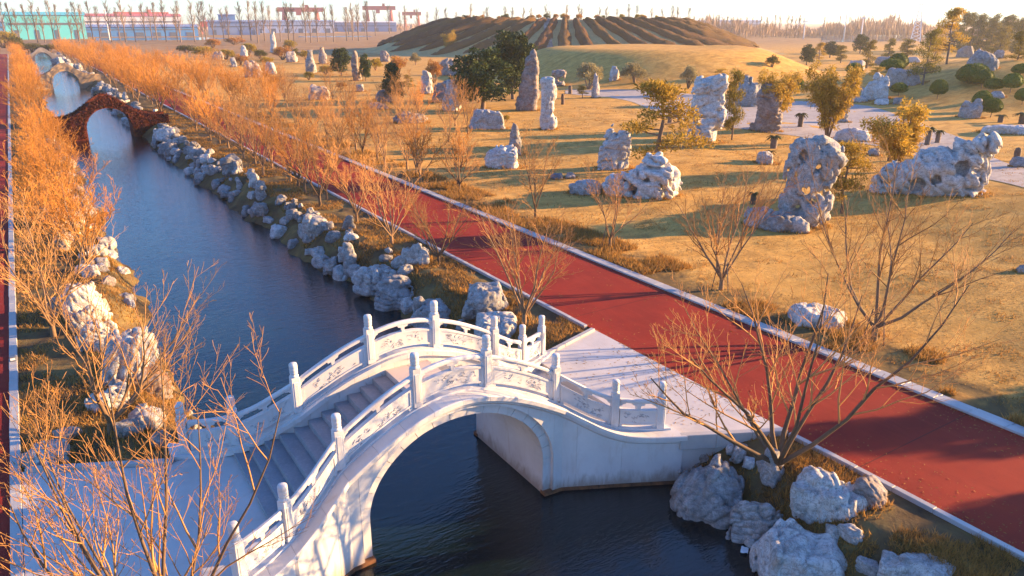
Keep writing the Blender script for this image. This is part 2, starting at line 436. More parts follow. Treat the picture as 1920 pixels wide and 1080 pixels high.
for s in (-1, 1):
    wc = wall_cols(RING); cut = [-9,-4.41,-3.3,-2.68,-1.9,-1.1,-0.36,0.36,1.1,1.9,2.68,3.3,4.41,9]
    for c0, c1 in zip(cut[:-1], cut[1:]):
        cc = [(x,zb) for x,zb in wc if c0 < x < c1]
        def zlow(x): return intr(x, RING) if abs(x) < AX+RING-1e-6 else -2.3
        if c0 > -9: cc = [(c0+.003, zlow(c0+.003))]+cc
        if c1 < 9: cc = cc+[(c1-.003, zlow(c1-.003))]
        mb = MB(); rings = []
        for x, zb in cc:
            zt = max(led(x)-0.13, zb+0.01)
            rings.append([side_pt(x,s,0.38,zb), side_pt(x,s,0.38,zt), side_pt(x,s,-0.16,zt), side_pt(x,s,-0.16,zb)])
        mb.quad_strip(rings, True, True)
        put('wall_stone', fixn(mb.mesh('wall_stone')), M['marble'], bridge)
    # arch ring stones, set back under the wall face
    tt = np.linspace(math.pi, 0, 18)
    for k in range(17):
        mb = MB(); rr = []
        for t in np.linspace(tt[k]-0.003, tt[k+1]+0.003, 4):
            xi, zi = AX*math.cos(t), ASP+AB*math.sin(t); xo, zo = (AX+RING)*math.cos(t), ASP+(AB+RING)*math.sin(t)
            rr.append([side_pt(xi,s,0.27,zi), side_pt(xo,s,0.27,zo), side_pt(xo,s,-0.16,zo), side_pt(xi,s,-0.16,zi)])
        mb.quad_strip(rr, True, True)
        put('ring_stone', fixn(mb.mesh('ring_stone')), M['marble'], bridge)
    for q in (-1, 1):
        mb = MB(); a, b_ = q*AX, q*(AX+RING)
        mb.quad_strip([[side_pt(x,s,0.27,z) for x,z in ((a,-2.3),(b_,-2.3),(b_,ASP),(a,ASP))], [side_pt(x,s,-0.16,z) for x,z in ((a,-2.3),(b_,-2.3),(b_,ASP),(a,ASP))]], True, True)
        put('pier_stone', fixn(mb.mesh('pier_stone')), M['marble'], bridge)
        # rust-brown footing course at the waterline
        mb = MB(); xs = [q*v for v in (AX-0.02, AX+RING, 2.947, 3.9, 4.41, 5.0, 5.54, 5.95)]
        mb.quad_strip([[side_pt(x,s,0.42 if abs(x)>AX+.1 else .42,-2.3), side_pt(x,s,0.42,-1.31), side_pt(x,s,0.2,-1.31), side_pt(x,s,0.2,-2.3)] for x in xs], True, True)
        put('footing', fixn(mb.mesh('footing')), M['footing'], bridge)
# vault and core
mb = MB(); rings = []
for x, zb in wall_cols(0.0):
    w = off(x)-0.16; zt = max(step_line(x)-0.22, zb+0.05)
    rings.append([(x,-w,zb),(x,w,zb),(x,w,zt),(x,-w,zt)])
mb.quad_strip(rings, True, True)
put('vault', fixn(mb.mesh('vault')), M['marble'], bridge)
# deck paving
for k in range(2):
    for j in range(3):
        x0 = DX0+(DX1-DX0)*k/2; x1 = DX0+(DX1-DX0)*(k+1)/2; w = 1.225
        mb = MB(); mb.box(x0+.003, x1-.003, -w+2*w*j/3+.003, -w+2*w*(j+1)/3-.003, DECK_Z-0.2, DECK_Z)
        put('deck_slab', bevel(mb.mesh('deck_slab'), 0.006), M['deck'], bridge)
run = (XEND-0.62)/NST
for q in (-1, 1):
    for k in range(NST):
        xa, xb = 0.62+run*k, 0.62+run*(k+1)+0.03; z = DECK_Z*(1-(k+1)/(NST+0.0)) + 0.0
        z = DECK_Z - DECK_Z*(k+1)/(NST+1) + 0.0
        mb = MB(); wa, wb = off(xa)-0.165, off(xb)-0.165
        mb.prism([(q*xa,-wa),(q*xb,-wb),(q*xb,wb),(q*xa,wa)], z-0.22, z)
        mb2 = fixn(mb.mesh('step'))
        put('step', bevel(mb2, 0.008), M['step'], bridge)
# ledge stones, mouldings
for s in (-1, 1):
    br = [-5.9,-5.0,-4.41,-3.6,-2.947,-2.2,-1.5,-0.75,0,0.75,1.5,2.2,2.947,3.6,4.41,5.0,5.9]
    for a, b_ in zip(br[:-1], br[1:]):
        mb = MB(); rr = []
        for x in np.linspace(a+0.003, b_-0.003, 5):
            z = led(x); rr.append([side_pt(x,s,0.53,z-0.13), side_pt(x,s,0.53,z-0.02), side_pt(x,s,0.51,z), side_pt(x,s,-0.24,z), side_pt(x,s,-0.24,z-0.13)])
        mb.quad_strip(rr, True, True); put('ledge_stone', fixn(mb.mesh('ledge_stone')), M['marble'], bridge)
    mb = MB(); rr = []
    for x in np.linspace(-5.9, 5.9, 60):
        z = led(x); rr.append([side_pt(x,s,0.375,z-0.28), side_pt(x,s,0.45,z-0.22), side_pt(x,s,0.45,z-0.135), side_pt(x,s,0.375,z-0.135)])
    mb.quad_strip(rr, True, True); put('moulding', fixn(mb.mesh('moulding')), M['marble'], bridge)
    mb = MB(); rr = []
    for x in np.linspace(-5.75, 5.75, 60):
        z = led(x); rr.append([side_pt(x,s,0.115,z-0.01), side_pt(x,s,0.115,z+0.055), side_pt(x,s,-0.115,z+0.055), side_pt(x,s,-0.115,z-0.01)])
    mb.quad_strip(rr, True, True); put('plinth', fixn(mb.mesh('plinth')), M['marble'], bridge)
# posts
mb = MB(); hw = 0.105
mb.box(-hw,hw,-hw,hw,0,0.98); pme = bevel(mb.mesh('post'), 0.012)
mb = MB(); hw = 0.07
for q in range(4):
    a = q*math.pi/2; c_, s_ = math.cos(a), math.sin(a)
    e = [(0.104, -0.06, 0.12), (0.104, 0.06, 0.12), (0.104, 0.06, 0.86), (0.104, -0.06, 0.86)]; f_ = [(0.116, y*0.85, z+(0.02 if z<.5 else -.02)) for _,y,z in e]
    mb.quad_strip([[(c_*x-s_*y, s_*x+c_*y, z) for x,y,z in e], [(c_*x-s_*y, s_*x+c_*y, z) for x,y,z in f_]], True, True)
pfm = fixn(mb.mesh('post_panel'))
mb = MB(); mb.lathe([(0.085,0.97),(0.112,0.985),(0.112,1.02),(0.08,1.04),(0.078,1.06),(0.10,1.075),(0.104,1.11),(0.094,1.13),(0.104,1.15),(0.106,1.20),(0.096,1.22),(0.106,1.24),(0.104,1.31),(0.09,1.345),(0.05,1.36)], 14)
hme = fixn(mb.mesh('post_head', True))
rnd = random.Random(4)
for s in (-1, 1):
    for x in [-v for v in reversed(PX)] + PX:
        p = put('post', pme, M['marble'], bridge, (x, s*off(x), led(x)+0.05))
        ang = math.atan2(s*(off(abs(x)+.3)-off(abs(x)-.3))/0.6*(1 if x>0 else -1), 1.0) if abs(x) > 3.5 else 0
        p.rotation_euler = (0, 0, ang)
        put('post_head', hme, M['marble'], p); put('post_panel', pfm, M['marble'], p)
# balustrade panels, rails, brackets, carving
XP = [-v for v in reversed(PX)] + PX
def bal_sweep(a, b_, s, d0, d1, z0, z1, n=9, zoff=None):
    rr = []
    for x in np.linspace(a, b_, n):
        z = led(x)+0.055
        rr.append([side_pt(x,s,d1,z+z0), side_pt(x,s,d1,z+z1), side_pt(x,s,d0,z+z1), side_pt(x,s,d0,z+z0)])
    return rr
rnd = random.Random(11)
for s in (-1, 1):
    for a, b_ in zip(XP[:-1], XP[1:]):
        a2, b2 = a+0.10, b_-0.10; L = b2-a2
        mb = MB(); mb.quad_strip(bal_sweep(a2,b2,s,-0.05,0.05,0.10,0.54), True, True)
        # raised frame
        for sg in (-1, 1):
            for (u0,u1,z0,z1) in ((0,1,0.49,0.54),(0,1,0.10,0.15),(0,0.05,0.15,0.49),(0.95,1,0.15,0.49)):
                mb.quad_strip(bal_sweep(a2+L*u0,a2+L*u1,s,sg*0.05,sg*0.068,z0,z1,7), True, True)
        for u in (0.0, 0.93):      # little feet over the drain slit
            mb.quad_strip(bal_sweep(a2+L*u,a2+L*(u+0.07),s,-0.05,0.05,0.0,0.10,3), True, True)
        pan = put('balustrade_panel', fixn(mb.mesh('balustrade_panel')), M['marble'], bridge)
        # carved relief on both faces
        mb = MB()
        for sg in (-1, 1):
            for k in range(4 + int(L*5)):
                u = rnd.uniform(0.14, 0.82); w = rnd.uniform(0.17, 0.40); n = rnd.randint(3, 7); aa = rnd.uniform(-1.0, 1.0)
                for j in range(n):
                    uu = u + rnd.uniform(-.06,.08)*0.9/L; ww = min(.46, max(.16, w + rnd.uniform(-.08,.08)))
                    le = rnd.uniform(0.03, 0.085); th = rnd.uniform(0.006, 0.012); aa2 = aa + rnd.uniform(-.5,.5)
                    x0 = a2+L*uu; x1 = min(b2-.05, max(a2+.05, x0+le*math.cos(aa2))); dz = le*math.sin(aa2)
                    z0 = led(x0)+.055+ww; z1 = led(x1)+.055+min(.47, max(.15, ww+dz)); dd = sg*0.049; de = sg*0.060
                    mb.quad_strip([[side_pt(x0,s,dd,z0-th), side_pt(x0,s,de,z0), side_pt(x0,s,dd,z0+th)], [side_pt((x0+x1)/2,s,dd,(z0+z1)/2-th*1.4), side_pt((x0+x1)/2,s,de,(z0+z1)/2), side_pt((x0+x1)/2,s,dd,(z0+z1)/2+th*1.4)], [side_pt(x1,s,dd,z1-.002), side_pt(x1,s,de,z1), side_pt(x1,s,dd,z1+.002)]])
        tag(put('carved_relief', mb.mesh('carved_relief'), M['relief'], pan), kind='stuff')
        # rail
        mb = MB(); rr = []
        for x in np.linspace(a2, b2, 9):
            z = led(x)+0.055; cs = [(0.055,0.735),(0.066,0.76),(0.062,0.81),(0.035,0.84),(-0.035,0.84),(-0.062,0.81),(-0.066,0.76),(-0.055,0.735)]
            rr.append([side_pt(x,s,d,z+zz) for d,zz in cs])
        mb.quad_strip(rr, True, True); rail = put('handrail', fixn(mb.mesh('handrail')), M['marble'], bridge)
        # cloud-shaped brackets in the slot
        for u, half in ((0.5, 0), (0.0, 1), (1.0, -1)):
            xc = a2+L*u; mb = MB()
            if half == 0: pr = [(-0.15,0.71),(-0.13,0.675),(-0.05,0.66),(-0.035,0.54),(0.035,0.54),(0.05,0.66),(0.13,0.675),(0.15,0.71),(0.14,0.737),(-0.14,0.737)]
            else: pr = [(0,0.737),(0.13*half,0.737),(0.14*half,0.705),(0.07*half,0.685),(0.05*half,0.64),(0,0.62)]
            for sg in (1,):
                rr = [[side_pt(xc+u_,s,d,led(xc+u_)+.055+z_) for u_,z_ in pr] for d in (-0.045, 0.045)]
                mb.quad_strip(rr, True, True)
            put('bracket', fixn(mb.mesh('bracket')), M['marble'], rail)
# ------------------------------------------------------------------ rocks
def surface_nets(Fv, org, h):
    S = Fv < 0
    def cor(a, i, j, k):
        n = a.shape; return a[i:n[0]-1+i, j:n[1]-1+j, k:n[2]-1+k]
    C8 = [(i,j,k) for i in (0,1) for j in (0,1) for k in (0,1)]
    sm = sum(cor(S,*c).astype(np.int8) for c in C8)
    act = (sm > 0) & (sm < 8)
    idx = np.full(act.shape, -1, dtype=np.int64); idx[act] = np.arange(act.sum())
    pos = np.zeros((act.sum(), 3)); cnt = np.zeros(act.sum())
    for c0 in C8:
        for ax in range(3):
            if c0[ax] == 1: continue
            c1 = list(c0); c1[ax] = 1
            f0 = cor(Fv,*c0)[act]; f1 = cor(Fv,*c1)[act]; cr = (f0 < 0) != (f1 < 0)
            t = np.where(cr, f0/np.where(cr, f0-f1, 1), 0)
            p = np.array(c0, float)[None] + 0*pos; p[:, ax] += t
            pos += p*cr[:, None]; cnt += cr
    pos = pos/cnt[:, None] + np.argwhere(act)
    V = org + pos*h; Fs = []
    for ax in range(3):
        o1, o2 = [(1,2),(2,0),(0,1)][ax]
        n = Fv.shape
        sl = [slice(0, n[d]) for d in range(3)]; sa = list(sl); sb = list(sl)
        sa[ax] = slice(0, n[ax]-1); sb[ax] = slice(1, n[ax])
        for d in (o1, o2): sa[d] = slice(1, n[d]-1); sb[d] = slice(1, n[d]-1)
        a, b_ = S[tuple(sa)], S[tuple(sb)]
        for flip, msk in ((False, a & ~b_), (True, ~a & b_)):
            e = np.argwhere(msk)
            if not len(e): continue
            e = e.copy(); e[:, o1] += 1; e[:, o2] += 1
            def cell(d1, d2):
                q = e.copy(); q[:, o1] += d1; q[:, o2] += d2; return idx[q[:,0], q[:,1], q[:,2]]
            quad = [cell(-1,-1), cell(0,-1), cell(0,0), cell(-1,0)]
            if flip: quad = quad[::-1]
            Fs.append(np.stack(quad, -1))
    return V, np.concatenate(Fs)

def smin(a, b, k):
    h = np.clip(0.5+0.5*(b-a)/k, 0, 1); return b*(1-h)+a*h-k*h*(1-h)

def rock_mesh(name, size, style='boulder', seed=0, res=26, rough=1.0, blobs=None, holes=None):
    """weathered limestone; size = width, depth, height; origin on the ground, the foot buried"""
    w, d, h = size; rg = np.random.default_rng(seed)
    m = max(w, d, h); st = m/res; sink = min(0.25*h, 0.5)
    ax = [np.arange(-s/2-3*st-0.22*s, s/2+3*st+0.22*s+st, st) for s in (w, d)] + [np.arange(-sink-2*st, h*1.12+3*st, st)]
    G = np.stack(np.meshgrid(*ax, indexing='ij'), -1)
    u = G / np.array([w, d, h])                         # unit space: x,y -.5..5, z 0..1
    mu = min(w, d, h) if style != 'pillar' else min(w, d)
    if blobs is None:
        if style == 'pillar':
            n = 5; blobs = []; cx = cy = 0.0
            for k in range(n):
                t = (k+0.3)/n; tp = 1-0.5*t**1.3
                blobs.append((cx, cy, t, 0.5*tp*rg.uniform(.85,1.05), 0.5*tp*rg.uniform(.85,1.05), rg.uniform(0.19,0.24)))
                cx += rg.uniform(-.10,.10); cy += rg.uniform(-.08,.08)
        elif style == 'craggy':
            blobs = [(0,0,0.25,0.5,0.5,0.42)]
            for k in range(5): blobs.append((rg.uniform(-.28,.28), rg.uniform(-.25,.25), rg.uniform(.3,.8), rg.uniform(.16,.26), rg.uniform(.16,.26), rg.uniform(.16,.28)))
        elif style == 'slab':
            blobs = [(-.15,0,0.4,0.36,0.48,0.6), (.2,0.05,0.35,0.32,0.45,0.55)]
        else:
            blobs = [(0,0,0.38,0.5,0.5,0.62)]
            for k in range(2): blobs.append((rg.uniform(-.2,.2), rg.uniform(-.2,.2), rg.uniform(.2,.6), .34, .34, .4))
    sc = np.array([w, d, h]); D = None
    for bx, by, bz, rx, ry, rz in blobs:
        q = np.abs((u-np.array([bx,by,bz]))/np.array([rx,ry,rz])); p = 3.2
        dd = ((q**p).sum(-1)**(1/p)-1)*min(rx*w, ry*d, rz*h)
        D = dd if D is None else smin(D, dd, 0.06*mu)
    if style in ('boulder', 'slab', 'craggy', 'pillar'):
        for k in range(10 if style != 'pillar' else 7):        # broken planes
            nrm = rg.normal(size=3); nrm[2] = abs(nrm[2])*0.6 if style != 'pillar' else nrm[2]*.25; nrm /= np.linalg.norm(nrm)
            c0 = np.array([0,0,h*0.4]); ext = (np.abs(nrm)*sc*0.5).sum()*rg.uniform(.50,.74)
            pl = ((G-c0)*nrm).sum(-1)-ext
            D = -smin(-D, -pl, 0.025*mu)
    for hx, hy, hz, r, ln, dr in (holes or []):               # pierced holes: unit centre, radius in m, direction
        dv = np.array(dr, float); dv /= np.linalg.norm(dv); c0 = np.array([hx*w, hy*d, hz*h]); q = G-c0
        al = (q*dv).sum(-1); rad = np.linalg.norm(q-al[...,None]*dv, axis=-1)
        ho = np.maximum(rad-r*(1+.25*np.sin(al*3)), np.abs(al)-ln)
        D = -smin(-D, ho, 0.12*r+0.03)
    s1 = 2.2/mu
    off_ = rg.uniform(0, 50, 3)
    n1 = fbm(G*s1*np.array([1,1,.7])+off_, seed, 3, .36)
    n2 = 1-np.abs(vnoise(G*s1*1.35*np.array([1.0,1.0,.8])+off_, seed+5))*2
    n3 = vnoise(G*s1*4.6+off_, seed+9)
    D = D - rough*mu*(0.08*n1 - 0.10*np.clip(n2, 0, 1)**4 + 0.010*n3)
    tl = rg.normal(size=3)*np.array([.5,.5,1.0]); tl /= np.linalg.norm(tl)
    ly = (G*tl).sum(-1)*(5.5/mu)+0.9*n1+off_[0]; ly = np.abs(ly-np.floor(ly)-.5)*2
    n5 = vnoise(G*s1*9.0+off_, seed+13)
    D = D - rough*mu*(0.06*np.clip(ly*2.2, 0, 1)**.6 - 0.04 + 0.006*n5)
    D[0] = D[-1] = 1; D[:,0] = D[:,-1] = 1; D[:,:,0] = 1; D[:,:,-1] = 1
    V, Fq = surface_nets(D, np.array([a[0] for a in ax]), st)
    return mesh(name, V, Fq, True)

def m_rock(name, a, b_, stain, amt=0.6):
    m, nt, b = mat(name); v = coords(nt)
    rnd_ = node(nt, 'ShaderNodeObjectInfo').outputs['Random']
    vv = node(nt, 'ShaderNodeVectorMath', operation='ADD'); nt.links.new(v, vv.inputs[0])
    cx = node(nt, 'ShaderNodeCombineXYZ'); nt.links.new(math_(nt, 'MULTIPLY', rnd_, 37.0), cx.inputs[0]); nt.links.new(cx.outputs[0], vv.inputs[1]); v = vv.outputs[0]
    n1, n2 = noise(nt, v, 1.6, 6, 0.7, 0.5), noise(nt, v, 7, 6, 0.75, 0.4)
    n3 = noise(nt, v, 1.1, 6, 0.75, 1.2, (1, 1, 0.5)); n4 = noise(nt, v, 2.2, 5, 0.7, 2.5, (1.4, 1.4, 0.6)); n6 = noise(nt, v, 3.0, 5, 0.7, 1.0, (1, 1, 2.4))
    c = ramp(nt, n1, [(0.30, a), (0.62, b_)])
    c = mix(nt, ramp(nt, n6, [(0.38, 0.6), (0.53, 0.0)]), c, tuple(x*.55 for x in a))
    c = mix(nt, ramp(nt, n4, [(0.47, 0.0), (0.50, 0.6), (0.53, 0.0)]), c, (0.085, 0.07, 0.06))
    c = mix(nt, ramp(nt, n3, [(0.54, 0.0), (0.66, amt)]), c, stain)
    c = mix(nt, ramp(nt, n2, [(0.53, 0.0), (0.70, 0.6)]), c, (0.13, 0.115, 0.105))
    c = mix(nt, 1.0, c, ramp(nt, rnd_, [(0, 0.6), (1, 1.05)]), 'MULTIPLY')
    setc(nt, b, c, 0.85, 0.2); pn = bump(nt, b, n2, 0.55, 0.05); bump(nt, b, n4, 0.45, 0.07, pn); return m
M['rock'] = m_rock('grey_limestone', (0.24, 0.235, 0.235), (0.50, 0.475, 0.455), (0.36, 0.22, 0.12), 0.55)
M['rock_pale'] = m_rock('pale_limestone', (0.40, 0.385, 0.37), (0.68, 0.645, 0.61), (0.40, 0.24, 0.13), 0.5)
M['rock_red'] = m_rock('iron_stained_limestone', (0.26, 0.20, 0.17), (0.54, 0.46, 0.42), (0.42, 0.16, 0.07), 0.85)
M['rock_dark'] = m_rock('dark_slate', (0.11, 0.11, 0.13), (0.22, 0.22, 0.25), (0.14, 0.13, 0.13), 0.4)

STY = {'b': 'boulder', 'p': 'pillar', 'c': 'craggy', 's': 'slab'}
_rs = [100]; FEET = []
def rock(px, py, top, wpx, label, style='b', m='rock', depth=0.8, rz=None, name='rock', rough=1.0, res=None, blobs=None, holes=None, group=None, flat=None):
    P = at(px, py, flat); wd = metres(P, wpx); hh = max(0.25, top_z(P, px, top)-P[2]); hh = max(0.72*hh, hh-0.7*wd*depth*(CAM_H-P[2])/math.hypot(P[0], P[1])); _rs[0] += 1
    ang = math.atan2(P[1], P[0])-math.pi/2                    # broad side towards the path it is seen from
    rs = res or int(np.clip(max(wpx, py-top)*0.45, 14, 44))
    me = rock_mesh(name, (wd, wd*depth, hh), STY.get(style, 'custom'), _rs[0], rs, rough, blobs, holes)
    o = put(name, me, M[m], None, (P[0], P[1], P[2]-0.03), ang+(rz or 0))
    # stand the rock's middle behind the point where its foot is seen
    k = wd*depth*0.35; o.location.x += P[0]/math.hypot(P[0],P[1])*k; o.location.y += P[1]/math.hypot(P[0],P[1])*k
    if flat is None: o.location.z = min(o.location.z, gz(o.location.x, o.location.y)+0.02)
    FEET.append((o.location.x, o.location.y, wd*.5, wd*depth*.5, o.rotation_euler.z))
    tag(o, label, 'rock', group); return o

# -- big stones along the two banks, near the white bridge
BK = [
 (1326, 985, 842, 150, 'massive layered grey boulder where the bridge abutment meets the near right bank', 'c', 'rock', .8),
 (1408, 1022, 918, 92, 'upright blocky grey stone with a hollow, standing at the near right waterline', 'b', 'rock', .8),
 (1548, 975, 872, 165, 'long pale boulder with a rounded hump under the large bare tree on the right bank', 'c', 'rock_pale', .6),
 (1625, 952, 885, 70, 'rust streaked boulder beside the red path kerb on the near right bank', 'b', 'rock_red', .7),
 (1500, 1105, 975, 190, 'smooth slanting blue-grey slab of rock near the bottom right edge', 's', 'rock_pale', .7),
 (1740, 1095, 1056, 130, 'low pale boulder cut off by the bottom edge of the picture', 'b', 'rock_pale', .7),
 (1300, 880, 836, 60, 'small stacked stone tucked against the right end of the bridge', 'b', 'rock', .8),
 (659, 515, 452, 34, 'slim upright grey stone leaning at the water on the right bank', 'p', 'rock', .8),
 (712, 548, 480, 90, 'broad pitted boulder at the water, left part of the pair before the bridge', 'c', 'rock', .7),
 (745, 578, 504, 84, 'dark furrowed boulder overhanging the water just past the bridge', 'c', 'rock', .8),
 (778, 496, 448, 62, 'pale saddle-shaped stone beside the kerb of the red path', 'c', 'rock_pale', .6),
 (912, 592, 524, 110, 'big rounded grey boulder under the bare tree beyond the bridge', 'b', 'rock', .8),
 (938, 645, 588, 120, 'smooth blue-grey boulder directly behind the far balustrade', 'b', 'rock_pale', .8),
 (815, 612, 566, 105, 'flat dark boulder at the water behind the top of the bridge', 'b', 'rock', .8),
 (594, 442, 391, 48, 'large pale block standing highest on the right bank beyond the bridge', 'b', 'rock_pale', .9),
 (652, 432, 402, 26, 'thin upright slate-like stone beside the pale block on the right bank', 'p', 'rock', .5),
 (436, 326, 280, 38, 'tall squared grey boulder on the right bank midway to the red bridge', 'b', 'rock', .8),
 (478, 350, 322, 20, 'slender pointed grey stone rising among the right bank boulders', 'p', 'rock_pale', .7),
 (316, 262, 234, 48, 'rounded pale boulder at the foot of the ivy-covered red bridge', 'c', 'rock_pale', .8),
 (372, 295, 276, 34, 'humped grey boulder near the water beyond the squared boulder', 'b', 'rock', .8),
 # left bank
 (122, 590, 528, 46, 'knobbly pale boulder at the left end of the left bank rock row', 'c', 'rock_pale', .8),
 (160, 600, 520, 92, 'three-humped pale boulder in the sunlit left bank rock row', 'c', 'rock_pale', .6),
 (168, 622, 560, 62, 'grey banded boulder below the three-humped one on the left bank', 'b', 'rock', .8),
 (182, 650, 590, 60, 'pitted boulder with a dark eye-like hollow on the left bank', 'b', 'rock_pale', .8),
 (245, 718, 608, 112, 'largest sunlit pale boulder on the left bank near the bridge', 'b', 'rock_pale', .8),
 (285, 745, 675, 70, 'amber lit boulder beside the water behind the bare twigs', 'b', 'rock_red', .7),
 (205, 770, 712, 70, 'tilted pale boulder behind the small tree by the left landing', 'c', 'rock_pale', .7),
 (250, 815, 768, 56, 'flat blue-grey stone beside the landing kerb on the left bank', 's', 'rock', .7),
 (92, 878, 826, 80, 'low rounded grey boulder in the corner between left path and landing', 'b', 'rock', .8),
 (128, 828, 796, 52, 'small flat-topped tan boulder beside the corner boulder', 'b', 'rock_red', .8),
 (308, 838, 800, 40, 'small tan stone against the end post of the left landing', 'b', 'rock_red', .8),
 (200, 470, 442, 34, 'angular pale stone in a small heap on the sunlit left bank', 'b', 'rock_pale', .8),
 (180, 480, 455, 44, 'flat pale stone lying in the small heap on the left bank', 's', 'rock_pale', .8),
 (190, 500, 478, 36, 'lowest stone of the small heap at the left waterline', 's', 'rock', .8),
 (165, 498, 485, 36, 'golden lit flat stone left of the small heap on the left bank', 's', 'rock_red', .8),
 (142, 425, 385, 34, 'upright pale stone among twigs on the left bank past the heap', 'b', 'rock_pale', .8),
 (122, 470, 420, 30, 'narrow sunlit stone between the stems on the left bank', 'p', 'rock_red', .8),
 (100, 420, 375, 40, 'grey boulder half hidden by twigs high on the left bank', 'b', 'rock', .8),
 (168, 400, 385, 44, 'long flat grey stone at the left waterline below the twigs', 's', 'rock', .8),
]
for px, py, tp, wp, lb, sty, mm, dp in BK:
    P0 = at(px, py); rock(px, py, tp, wp, lb, sty, mm, dp)

# -- rows of lesser stones
VAR = [rock_mesh('bank_stone', (1.0, 0.8, s_), st_, 40+i, 17, 1.0) for i, (s_, st_) in enumerate([(0.7,'boulder'),(0.8,'boulder'),(0.6,'craggy'),(0.95,'craggy'),(0.45,'slab'),(0.5,'boulder'),(1.2,'pillar'),(0.75,'craggy'),(0.4,'slab'),(0.9,'boulder')])]
VARM = {}
def variant(k, mm):
    if (k, mm) not in VARM:
        me = VAR[k].copy(); me.materials.clear(); me.materials.append(M[mm]); VARM[(k, mm)] = me
    return VARM[(k, mm)]
rnd = random.Random(21)
def bank_stone(x, y, s, label, group, mm):
    o = put('bank_stone', variant(rnd.randrange(len(VAR)), mm), None, None, (x, y, gz(x, y)-0.06*s), rnd.uniform(0, 6.28), (s*rnd.uniform(.85,1.25), s*rnd.uniform(.8,1.1), s*rnd.uniform(.8,1.1)))
    o.rotation_euler = (rnd.uniform(-.15,.15), rnd.uniform(-.15,.15), rnd.uniform(0, 6.28))
    tag(o, label, 'rock', group)
def row(y0, y1, xf, width, n, s0, s1, label, group, mats):
    for k in range(n):
        y = y0+(y1-y0)*(k+rnd.random())/n; t = rnd.random()
        bank_stone(xf(y)+width[0]+(width[1]-width[0])*t, y, rnd.uniform(s0, s1)*(1.15-.4*t), label, group, rnd.choice(mats))
row(30, 60, lambda y: float(x_right(y)), (0.25, 2.2), 84, 0.4, 1.0, 'grey limestone in the dense right bank rubble between white bridge and squared boulder', 'right bank rubble near the white bridge', ['rock','rock','rock_pale'])
row(60, 88, lambda y: float(x_right(y)), (0.2, 2.2), 62, 0.5, 1.2, 'grey limestone in the rubble on the right bank just before the red bridge', 'right bank rubble before the red bridge', ['rock','rock','rock_pale'])
row(99, 160, lambda y: float(x_right(y)), (0.1, 2.4), 62, 0.7, 1.5, 'grey limestone on the right bank between the red bridge and the tan bridge', 'right bank rubble between the far bridges', ['rock','rock_pale'])
row(176, 300, lambda y: float(x_right(y)), (0.1, 2.6), 40, 1.2, 2.4, 'small distant grey stone on the right bank beyond the tan bridge', 'right bank rubble beyond the tan bridge', ['rock','rock_pale'])
row(20.8, 31, lambda y: float(x_left(y)), (-1.7, -0.5), 8, 0.3, 0.6, 'small stone between the large boulders of the left bank near the landing', 'left bank stones near the landing', ['rock','rock_red'])
row(20.8, 42, lambda y: float(x_left(y)), (-2.3, -0.6), 24, 0.5, 0.95, 'pale sunlit stone in the left bank row between the landing and the small heap', 'left bank row near the landing', ['rock_pale','rock_pale','rock_red'])
row(42, 86, lambda y: float(x_left(y)), (-2.4, -0.3), 46, 0.5, 1.2, 'sunlit tan stone on the left bank between the small heap and the red bridge', 'left bank stones before the red bridge', ['rock_red','rock_pale'])
row(21, 28, lambda y: float(x_right(y)), (0.2, 1.4), 7, 0.4, 0.9, 'small stone filling gaps beside the large boulders just past the bridge', 'right bank fillers past the bridge', ['rock','rock_pale'])
row(5, 12, lambda y: float(x_right(y)), (0.0, 1.5), 18, 0.4, 1.0, 'small stone at the waterline of the near right bank', 'near right bank fillers', ['rock','rock_pale'])

# -- scholar stones standing on the lawn
hero_b = [(-.05,0,.12,.42,.46,.16),(-.12,0,.34,.36,.40,.16),(.0,0,.52,.34,.36,.14),(-.16,0,.68,.32,.36,.14),(-.05,0,.86,.40,.40,.13),(.30,0,.62,.16,.3,.2),(.36,0,.84,.22,.3,.10),(-.34,0,.5,.12,.3,.3),(.26,0,.2,.2,.3,.2),(-.3,.0,.85,.18,.3,.1)]
hero_h = [(-.04,0,.43,0.46,3,(0.1,1,0)),(.12,0,.70,0.34,3,(-.1,1,.1)),(-.2,0,.58,0.28,3,(.2,1,0)),(.16,0,.30,0.30,3,(.3,1,.1)),(-.16,0,.22,0.30,3,(0,1,.1)),(.22,-.3,.9,0.2,1,(0,1,.3)),(-.16,-.4,.80,0.2,.6,(0,1,0))]
rock(1505, 425, 246, 92, 'tall pierced pale stone full of holes on the lawn beside a golden pine', 'x', 'rock_pale', .7, 0, 'scholar_stone', 1.5, 46, hero_b, hero_h)
rock(1422, 428, 372, 54, 'squared boulder at the left foot of the tall pierced stone', 'b', 'rock', .8)
rock(1462, 434, 386, 64, 'low block in front of the tall pierced stone', 's', 'rock', .8)
rock(1496, 436, 402, 40, 'small block at the right foot of the tall pierced stone', 'b', 'rock_pale', .8)
fan_b = [(-.38,0,.06,.14,.3,.16),(-.22,0,.16,.24,.42,.26),(-.02,0,.26,.22,.5,.34),(.16,0,.3,.20,.5,.40),(.30,0,.44,.15,.45,.36),(.36,0,.70,.12,.4,.24),(.43,0,.78,.10,.36,.22),(.40,0,.18,.11,.4,.30),(.38,0,.46,.11,.4,.26),(.22,0,.66,.09,.3,.2),(.06,0,.52,.13,.35,.20),(-.08,0,.5,.10,.3,.16)]
fan_h = [(.24,-.4,.5,.3,1.0,(0,1,-.2)),(.05,-.5,.3,.35,.8,(0,1,.1)),(-.12,-.5,.2,.3,.8,(0,1,0)),(.38,-.1,.46,.22,3,(.1,1,0))]
rock(1740, 368, 234, 182, 'wide fan-shaped pale stone rising to a tall twin peak at its right end', 'x', 'rock_pale', .45, 0, 'scholar_stone', 1.5, 48, fan_b, fan_h)
